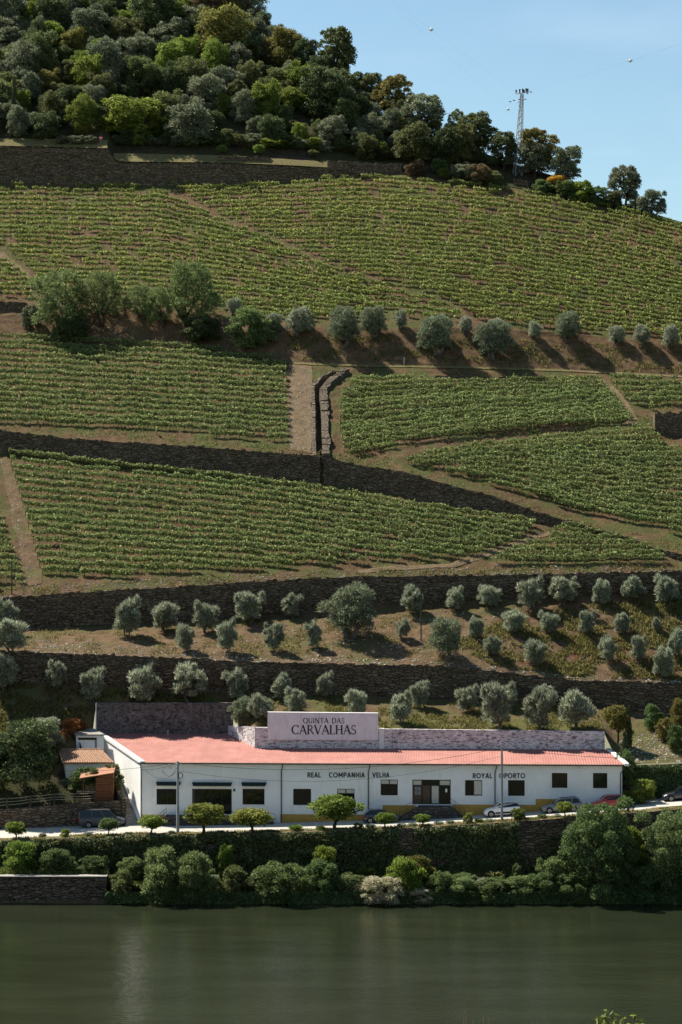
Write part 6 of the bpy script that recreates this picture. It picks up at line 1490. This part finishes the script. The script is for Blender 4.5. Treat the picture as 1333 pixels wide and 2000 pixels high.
# roadside trees and shrubs (u, v base, v top, width, kind, leaf, label)
RS = [(30, 1637, 1604, 48, 'citrus', 'leaf_bright', 'small round-headed roadside tree at the left edge'), (127, 1636, 1617, 24, 'bush', 'leaf_bright', 'little bright green roadside shrub left of the van'),
      (83, 1636, 1620, 18, 'small_plant', 'leaf_grey', 'small grey roadside plant between the first tree and shrub'), (172, 1637, 1620, 18, 'small_plant', 'leaf_grey', 'small grey plant in front of the van rear wheel'),
      (212, 1637, 1596, 40, 'citrus', 'leaf_bush', 'dark young roadside tree in front of the van'), (252, 1636, 1620, 20, 'small_plant', 'leaf_grey', 'small grey plant beside the van front wheel'),
      (297, 1638, 1590, 52, 'citrus', 'leaf_bright', 'round roadside tree at the left corner of the building'), (336, 1636, 1618, 20, 'small_plant', 'leaf_olive', 'small plant left of the concrete pole'),
      (397, 1638, 1568, 92, 'citrus', 'leaf_orange', 'orange tree with yellowish leaves right of the concrete pole'), (493, 1636, 1578, 84, 'citrus', 'leaf_orange', 'second orange tree, in front of the shop window'),
      (578, 1632, 1602, 32, 'small_plant', 'leaf_bright', 'thin sparse young tree before the ochre plinth'), (657, 1626, 1550, 98, 'citrus', 'leaf_bright', 'large dense round roadside tree hiding a window'),
      (752, 1618, 1586, 46, 'citrus', 'leaf_bright', 'small round tree in front of the dark blue car'), (826, 1615, 1589, 38, 'citrus', 'leaf_bright', 'small round tree in front of the entrance steps'),
      (915, 1608, 1584, 24, 'bush', 'leaf_orange', 'small bright shrub left of the white car'), (936, 1608, 1592, 20, 'small_plant', 'leaf_bush', 'small rose bush left of the white car'),
      (1013, 1604, 1575, 32, 'bush', 'leaf_bright', 'leafy shrub in front of the rear of the white car'), (1060, 1601, 1584, 22, 'small_plant', 'leaf_bush', 'small upright plant between white and grey cars'),
      (1103, 1598, 1564, 36, 'citrus', 'leaf_orange', 'small round tree in front of the grey estate car'),
      (430, 1634, 1618, 20, 'small_plant', 'leaf_olive', 'small plant between the two orange trees'), (455, 1634, 1622, 20, 'small_plant', 'leaf_bush', 'low plant left of the second orange tree'),
      (535, 1633, 1618, 24, 'small_plant', 'leaf_bush', 'low plant right of the second orange tree'), (605, 1629, 1616, 22, 'small_plant', 'leaf_olive', 'low plant left of the large round tree'),
      (628, 1626, 1612, 30, 'bush', 'leaf_bright', 'low bright shrub at the foot of the large round tree'), (700, 1622, 1606, 26, 'bush', 'leaf_bush', 'low dark shrub right of the large round tree'),
      (724, 1620, 1602, 22, 'small_plant', 'leaf_olive', 'grey plant left of the small tree by the blue car'), (785, 1617, 1602, 22, 'small_plant', 'leaf_olive', 'grey plant left of the entrance steps tree'),
      (806, 1616, 1600, 20, 'small_plant', 'leaf_olive', 'second grey plant beside the entrance steps tree'), (858, 1613, 1598, 22, 'small_plant', 'leaf_olive', 'grey plant right of the entrance steps tree'),
      (880, 1611, 1596, 22, 'small_plant', 'leaf_olive', 'grey tuft halfway between entrance and white car'), (956, 1607, 1594, 24, 'small_plant', 'leaf_olive', 'grey tuft below the white car front'),
      (1090, 1599, 1584, 16, 'small_plant', 'leaf_olive', 'grey tuft left of the small tree by the estate car'), (1036, 1603, 1592, 20, 'small_plant', 'leaf_grey', 'grey tuft right of the leafy shrub')]
for (u, vb, vt, w, kd, lf, lb) in RS:
    Y = 257.2; p = pix(u, vb, Y); p[2] = float(road_z(p[0])) + 0.08; h = pix(u, vt, Y)[2] - p[2]
    nm = 'roadside_tree' if 'tree' in lb.split(' beside ')[0].split(' in front')[0].split(' left of')[0].split(' right of')[0].split(' at the foot')[0].split(' between')[0] else 'roadside_plant'
    plant(nm, kd, p, w * Y / F, h, lf, lb, 'tree' if nm == 'roadside_tree' else 'plant', 'roadside planting')
p = pix(1252, 1576, 264.0); p[2] = float(road_z(p[0])); plant('shrub', 'bush', p, 74 * 264 / F, pix(0, 1516, 264)[2] - p[2], 'leaf_orange', 'yellow-green shrub right of the building end', 'shrub')
p = pix(1222, 1510, 266.6); p[2] = float(road_z(p[0])); plant('shrub', 'airy', p, 3.2, 6.0, 'leaf_bush', 'thin climbing shrub on the ivy wall by the building end', 'shrub')
# slope right of the building
plant_px('broadleaf_tree', 'citrus', 1206, 1452, 58, 76, 'leaf_yellow', 'small yellowish-brown tree on the slope right of the building', 'tree')
plant_px('cypress_tree', 'cypress', 1229, 1462, 15, 82, 'leaf_cypress', 'thin dark cypress on the slope right of the building', 'cypress')
plant_px('cypress_tree', 'cypress', 1222, 1486, 14, 58, 'leaf_cypress', 'shorter cypress in front of the thin cypress', 'cypress')
for i, (u, v, w, h, lf) in enumerate([(1276, 1424, 46, 58, 'leaf_bush'), (1300, 1446, 44, 52, 'leaf_yellow'), (1318, 1470, 48, 60, 'leaf_bush'), (1330, 1430, 50, 70, 'leaf_yellow')]):
    plant_px('shrub', 'bush', u, v, w, h, lf, 'leafy shrub on the bare slope, %s from left below the stone wall' % ordinal(i), 'shrub', 'shrubs on the bare slope')
# garden plants at left
p = pix(48, 1534, 269.0); plant('garden_tree', 'wood', p, 132 * 269 / F, 132 * 269 / F, 'leaf_dark', 'big dark evergreen tree in the garden left of the annex', 'tree')
p = pix(-8, 1540, 269.5); plant('garden_tree', 'wood', p, 84 * 269 / F, 100 * 269 / F, 'leaf_dark', 'dark garden tree cut by the left edge', 'tree')
p = pix(170, 1548, 270.6); plant('hedge_shrub', 'bush', p, 96 * 270 / F, 56 * 270 / F, 'leaf_bush', 'leafy hedge under the tiled annex roof', 'shrub')
p = pix(220, 1562, 270.0); plant('hedge_shrub', 'bush', p, 44 * 270 / F, 78 * 270 / F, 'leaf_oak', 'tall oleander shrub against the white side wall', 'shrub')
p = pix(126, 1538, 269.0); plant('hedge_shrub', 'small_plant', p, 1.6, 1.6, 'leaf_grey', 'pale flowering plant by the annex corner', 'plant')
for i, (u, v, w, h) in enumerate([(138, 1432, 40, 34), (122, 1450, 36, 26), (160, 1428, 26, 20)]):
    plant_px('scrub', 'bush', u, v, w, h, 'leaf_rust', 'rusty orange scrub behind the white outbuilding, %s one' % ordinal(i), 'shrub', 'rusty scrub')
# near bank: sprigs reaching into the bottom of the frame
def near(u, v, Y): return pix(u, v, Y)
r = np.random.default_rng(77)
tp = near(1205, 1990, 46); gb = tp.copy(); gb[2] = 26.4
ft = thing('foreground_bush', 'leafy shrub tips poking into the bottom right corner', 'bush', tuple(gb))
mb = MB(); Ls = []
for (u, v) in ((1168, 1986), (1182, 1976), (1196, 1984), (1215, 1990), (1240, 1983), (1250, 1994), (1176, 1998), (1225, 2004)):
    e = near(u, v, 46 + r.normal() * 0.2); b = np.array([tp[0] + (e[0] - tp[0]) * 0.3, tp[1], tp[2] - 1.6]); mb.tube([gb + (0, 0, 0), b, e], [0.06, 0.03, 0.006], 5)
    for k in range(26):
        t_ = 0.72 + 0.28 * r.random(); Ls.append(b + (e - b) * t_ + r.normal(size=3) * 0.035)
Ls = np.array(Ls); mb.build('stems', M['bark'], ft)
link_mesh('leaves', mesh_from_quads('foreground_leaves', leaf_quads(Ls, unit(r.normal(size=Ls.shape) + (0, -0.3, 0.9)), 0.13, 0.06, r) - ORG[ft.name]), M['leaf_bright'], ft)
gs = near(930, 2000, 46); gsb = gs.copy(); gsb[2] = 26.4
st = thing('foreground_grass', 'few thin pale grass stalks at the bottom edge', 'grass stalks', tuple(gsb))
for (u, v) in ((908, 1972), (912, 1980), (945, 1986), (955, 1988), (925, 1992)):
    e = near(u, v, 46); MB().tube([(gs[0] + (e[0] - gs[0]) * 0.2, 46, 26.4), e - (0.03, 0, 0.4), e], [0.012, 0.008, 0.004], 4).build('stalk', M['wood_pale'], st)

# ------------------------------------------------------------------ ground cover: grass tufts and loose stones
def scatter(name, label, poly, n, size, mat, seed, clump=0.0, blade=0.35, cat='grass'):
    r = np.random.default_rng(seed); a = np.array(poly, float)
    u = a[:, 0].min() + (a[:, 0].max() - a[:, 0].min()) * r.random(n * 3); v = a[:, 1].min() + (a[:, 1].max() - a[:, 1].min()) * r.random(n * 3)
    k = in_poly(u, v, poly) & (vnoise(u / 26, v / 13, seed) + 0.5 * vnoise(u / 8, v / 5, seed + 1) > clump); u, v = u[k][:n], v[k][:n]
    P = place(u, v); h = size * (0.5 + r.random(len(P)))
    up = unit(np.stack([r.normal(size=len(P)) * 0.45, r.normal(size=len(P)) * 0.45, np.ones(len(P))], 1)); P = P + up * (h * 0.4)[:, None]
    N = unit(np.cross(up, r.normal(size=P.shape)))
    o = link_mesh(name, mesh_from_quads(name, leaf_quads(P, N, size * 1.2, size * blade, r, up)), M[mat])
    return tag(o, label, cat, None, 'stuff')
scatter('grass', 'yellow-green grass on the right half of the upper olive terrace', [(880, 1260), (1010, 1200), (1340, 1162), (1340, 1330), (1120, 1322), (960, 1300)], 16000, 0.38, 'grass', 51, -0.1)
scatter('grass', 'green and yellow grass behind the building', [(180, 1376), (200, 1352), (1170, 1386), (1180, 1426), (505, 1424), (450, 1372)], 14000, 0.32, 'grass', 52, -0.02)
scatter('grass', 'dry grass on the left part of the upper olive terrace', [(40, 1270), (60, 1232), (660, 1196), (870, 1180), (860, 1296), (250, 1278)], 7000, 0.30, 'grass', 53, 0.12)
scatter('grass', 'grass on the garden slope at left', [(-70, 1518), (-70, 1330), (60, 1338), (190, 1350), (185, 1376), (140, 1450), (100, 1514)], 11000, 0.38, 'grass', 54, -0.2)
scatter('grass', 'tufts of grass on the bank below the bench olives', [(560, 704), (560, 645), (1340, 678), (1340, 730), (900, 714)], 7000, 0.32, 'grass', 55, 0.1)
scatter('grass', 'grass along the lip of the terrace below the middle vineyards', [(0, 842), (560, 872), (780, 905), (950, 955), (1150, 1022), (1330, 1060), (1330, 1080), (1150, 1030), (950, 964), (700, 908), (560, 886), (0, 840)], 9000, 0.34, 'grass', 56, -0.1)
scatter('grass', 'grass along the lip of the lowest vineyard', [(0, 1150), (500, 1122), (960, 1110), (1330, 1104), (1330, 1116), (960, 1122), (500, 1135), (0, 1166)], 6000, 0.30, 'grass', 57, 0.0)
scatter('grass', 'grass between the middle vine rows', [(0, 665), (560, 710), (560, 880), (0, 838)], 7000, 0.3, 'grass_green', 58, 0.0)
scatter('grass', 'weeds between the lowest vine rows', [(60, 900), (620, 955), (1040, 1030), (940, 1095), (90, 1130)], 8000, 0.3, 'grass_green', 59, 0.0)
scatter('grass', 'weeds between the upper vine rows', [(-60, 366), (700, 346), (1000, 370), (1340, 445), (1340, 668), (900, 635), (430, 610), (-60, 592)], 16000, 0.34, 'grass', 60, 0.05)
scatter('grass', 'weeds between the right-hand vine rows', [(670, 745), (1330, 745), (1340, 1040), (1000, 962), (800, 910), (670, 888)], 9000, 0.3, 'grass_green', 61, 0.05)
scatter('poppies', 'small red flowers in the grass of the upper olive terrace', [(900, 1250), (1340, 1180), (1340, 1320), (1000, 1300)], 320, 0.16, 'poppy', 62, 0.25, 0.9, 'flowers')
scatter('poppies', 'small red flowers in the grass behind the building', [(200, 1370), (1170, 1390), (1170, 1424), (500, 1420)], 260, 0.16, 'poppy', 63, 0.15, 0.9, 'flowers')
# grass on the verge, quay top and river bank
def scatter_xy(name, label, x0, x1, y0, y1, zf, n, size, mat, seed, thr=-0.1):
    r = np.random.default_rng(seed); x = x0 + (x1 - x0) * r.random(n); y = y0 + (y1 - y0) * r.random(n); k = vnoise(x / 1.6, y / 0.9, seed) > thr; x, y = x[k], y[k]
    P = np.stack([x, y, zf(x, y)], 1); up = unit(np.stack([r.normal(size=len(P)) * 0.4, r.normal(size=len(P)) * 0.4, np.ones(len(P))], 1)); P = P + up * size * 0.35
    return tag(link_mesh(name, mesh_from_quads(name, leaf_quads(P, unit(np.cross(up, r.normal(size=P.shape))), size * 1.2, size * 0.3, r, up)), M[mat]), label, 'grass', None, 'stuff')
scatter_xy('grass', 'short dry grass on the verge between road and river wall', -42, 42, 256.1, 258.3, lambda x, y: road_z(x) + 0.1, 11000, 0.22, 'grass', 71)
scatter_xy('grass', 'tall grass on the river bank below the ivy wall', px_x(210, 254), 44, 250.6, 255.9, bank_z, 24000, 0.45, 'grass_green', 72, -0.25)
scatter_xy('grass', 'sunlit grass strip above the waterside hedge', px_x(850, 254), px_x(1080, 254), 251.4, 254.6, lambda x, y: bank_z(x, y) + 0.1, 9000, 0.5, 'grass', 73, -0.35)
scatter_xy('grass', 'grass on top of the quay wall', -42, px_x(212, 254), 251.7, 255.8, lambda x, y: x * 0 + 2.8, 9000, 0.5, 'grass_green', 74, -0.3)
# loose stones
def stones(name, label, poly, n, size, seed):
    r = np.random.default_rng(seed); a = np.array(poly, float)
    u = a[:, 0].min() + (a[:, 0].max() - a[:, 0].min()) * r.random(n * 4); v = a[:, 1].min() + (a[:, 1].max() - a[:, 1].min()) * r.random(n * 4)
    k = in_poly(u, v, poly); P = place(u[k][:n], v[k][:n]); Q = []
    cube = np.array([(-1, -1, -1), (1, -1, -1), (1, 1, -1), (-1, 1, -1), (-.7, -.7, 1), (.7, -.7, 1), (.7, .7, 1), (-.7, .7, 1)], float)
    for p in P:
        s_ = size * (0.4 + r.random() ** 2 * 1.4) * np.array([1, 0.8, 0.28]); a_ = r.random() * 3.14; R_ = np.array([[math.cos(a_), -math.sin(a_), 0], [math.sin(a_), math.cos(a_), 0], [0, 0, 1]])
        c = (cube * s_ * (0.8 + 0.4 * r.random((8, 3)))) @ R_.T + p + (0, 0, size * 0.25)
        for f in ((0, 1, 5, 4), (1, 2, 6, 5), (2, 3, 7, 6), (3, 0, 4, 7), (4, 5, 6, 7)): Q.append(c[list(f)])
    return tag(link_mesh(name, mesh_from_quads(name, np.array(Q)), M['stone']), label, 'stones', None, 'stuff')
stones('loose_stones', 'pale loose stones on the path beside the ditch', [(566, 714), (612, 716), (614, 884), (566, 876)], 700, 0.10, 81)
stones('loose_stones', 'loose stones along the lip of the upper olive terrace', [(50, 1245), (240, 1262), (500, 1280), (860, 1290), (1130, 1322), (1330, 1328), (1330, 1336), (1100, 1328), (850, 1302), (500, 1294), (60, 1276)], 1600, 0.10, 82)
stones('loose_stones', 'loose stones on the upper olive terrace slope', [(240, 1270), (660, 1200), (1000, 1190), (1100, 1300), (860, 1290)], 900, 0.09, 83)
stones('loose_stones', 'loose stones on the lip of the lowest vineyard', [(60, 1140), (500, 1120), (960, 1105), (1330, 1108), (1330, 1117), (960, 1124), (500, 1137), (0, 1168)], 1300, 0.08, 84)
stones('loose_stones', 'loose stones on the stony track at the left edge', [(0, 900), (12, 900), (80, 1138), (50, 1142)], 500, 0.09, 85)
stones('loose_stones', 'loose stones on the bare slope right of the building', [(1200, 1450), (1330, 1410), (1330, 1490), (1230, 1490)], 600, 0.09, 86)
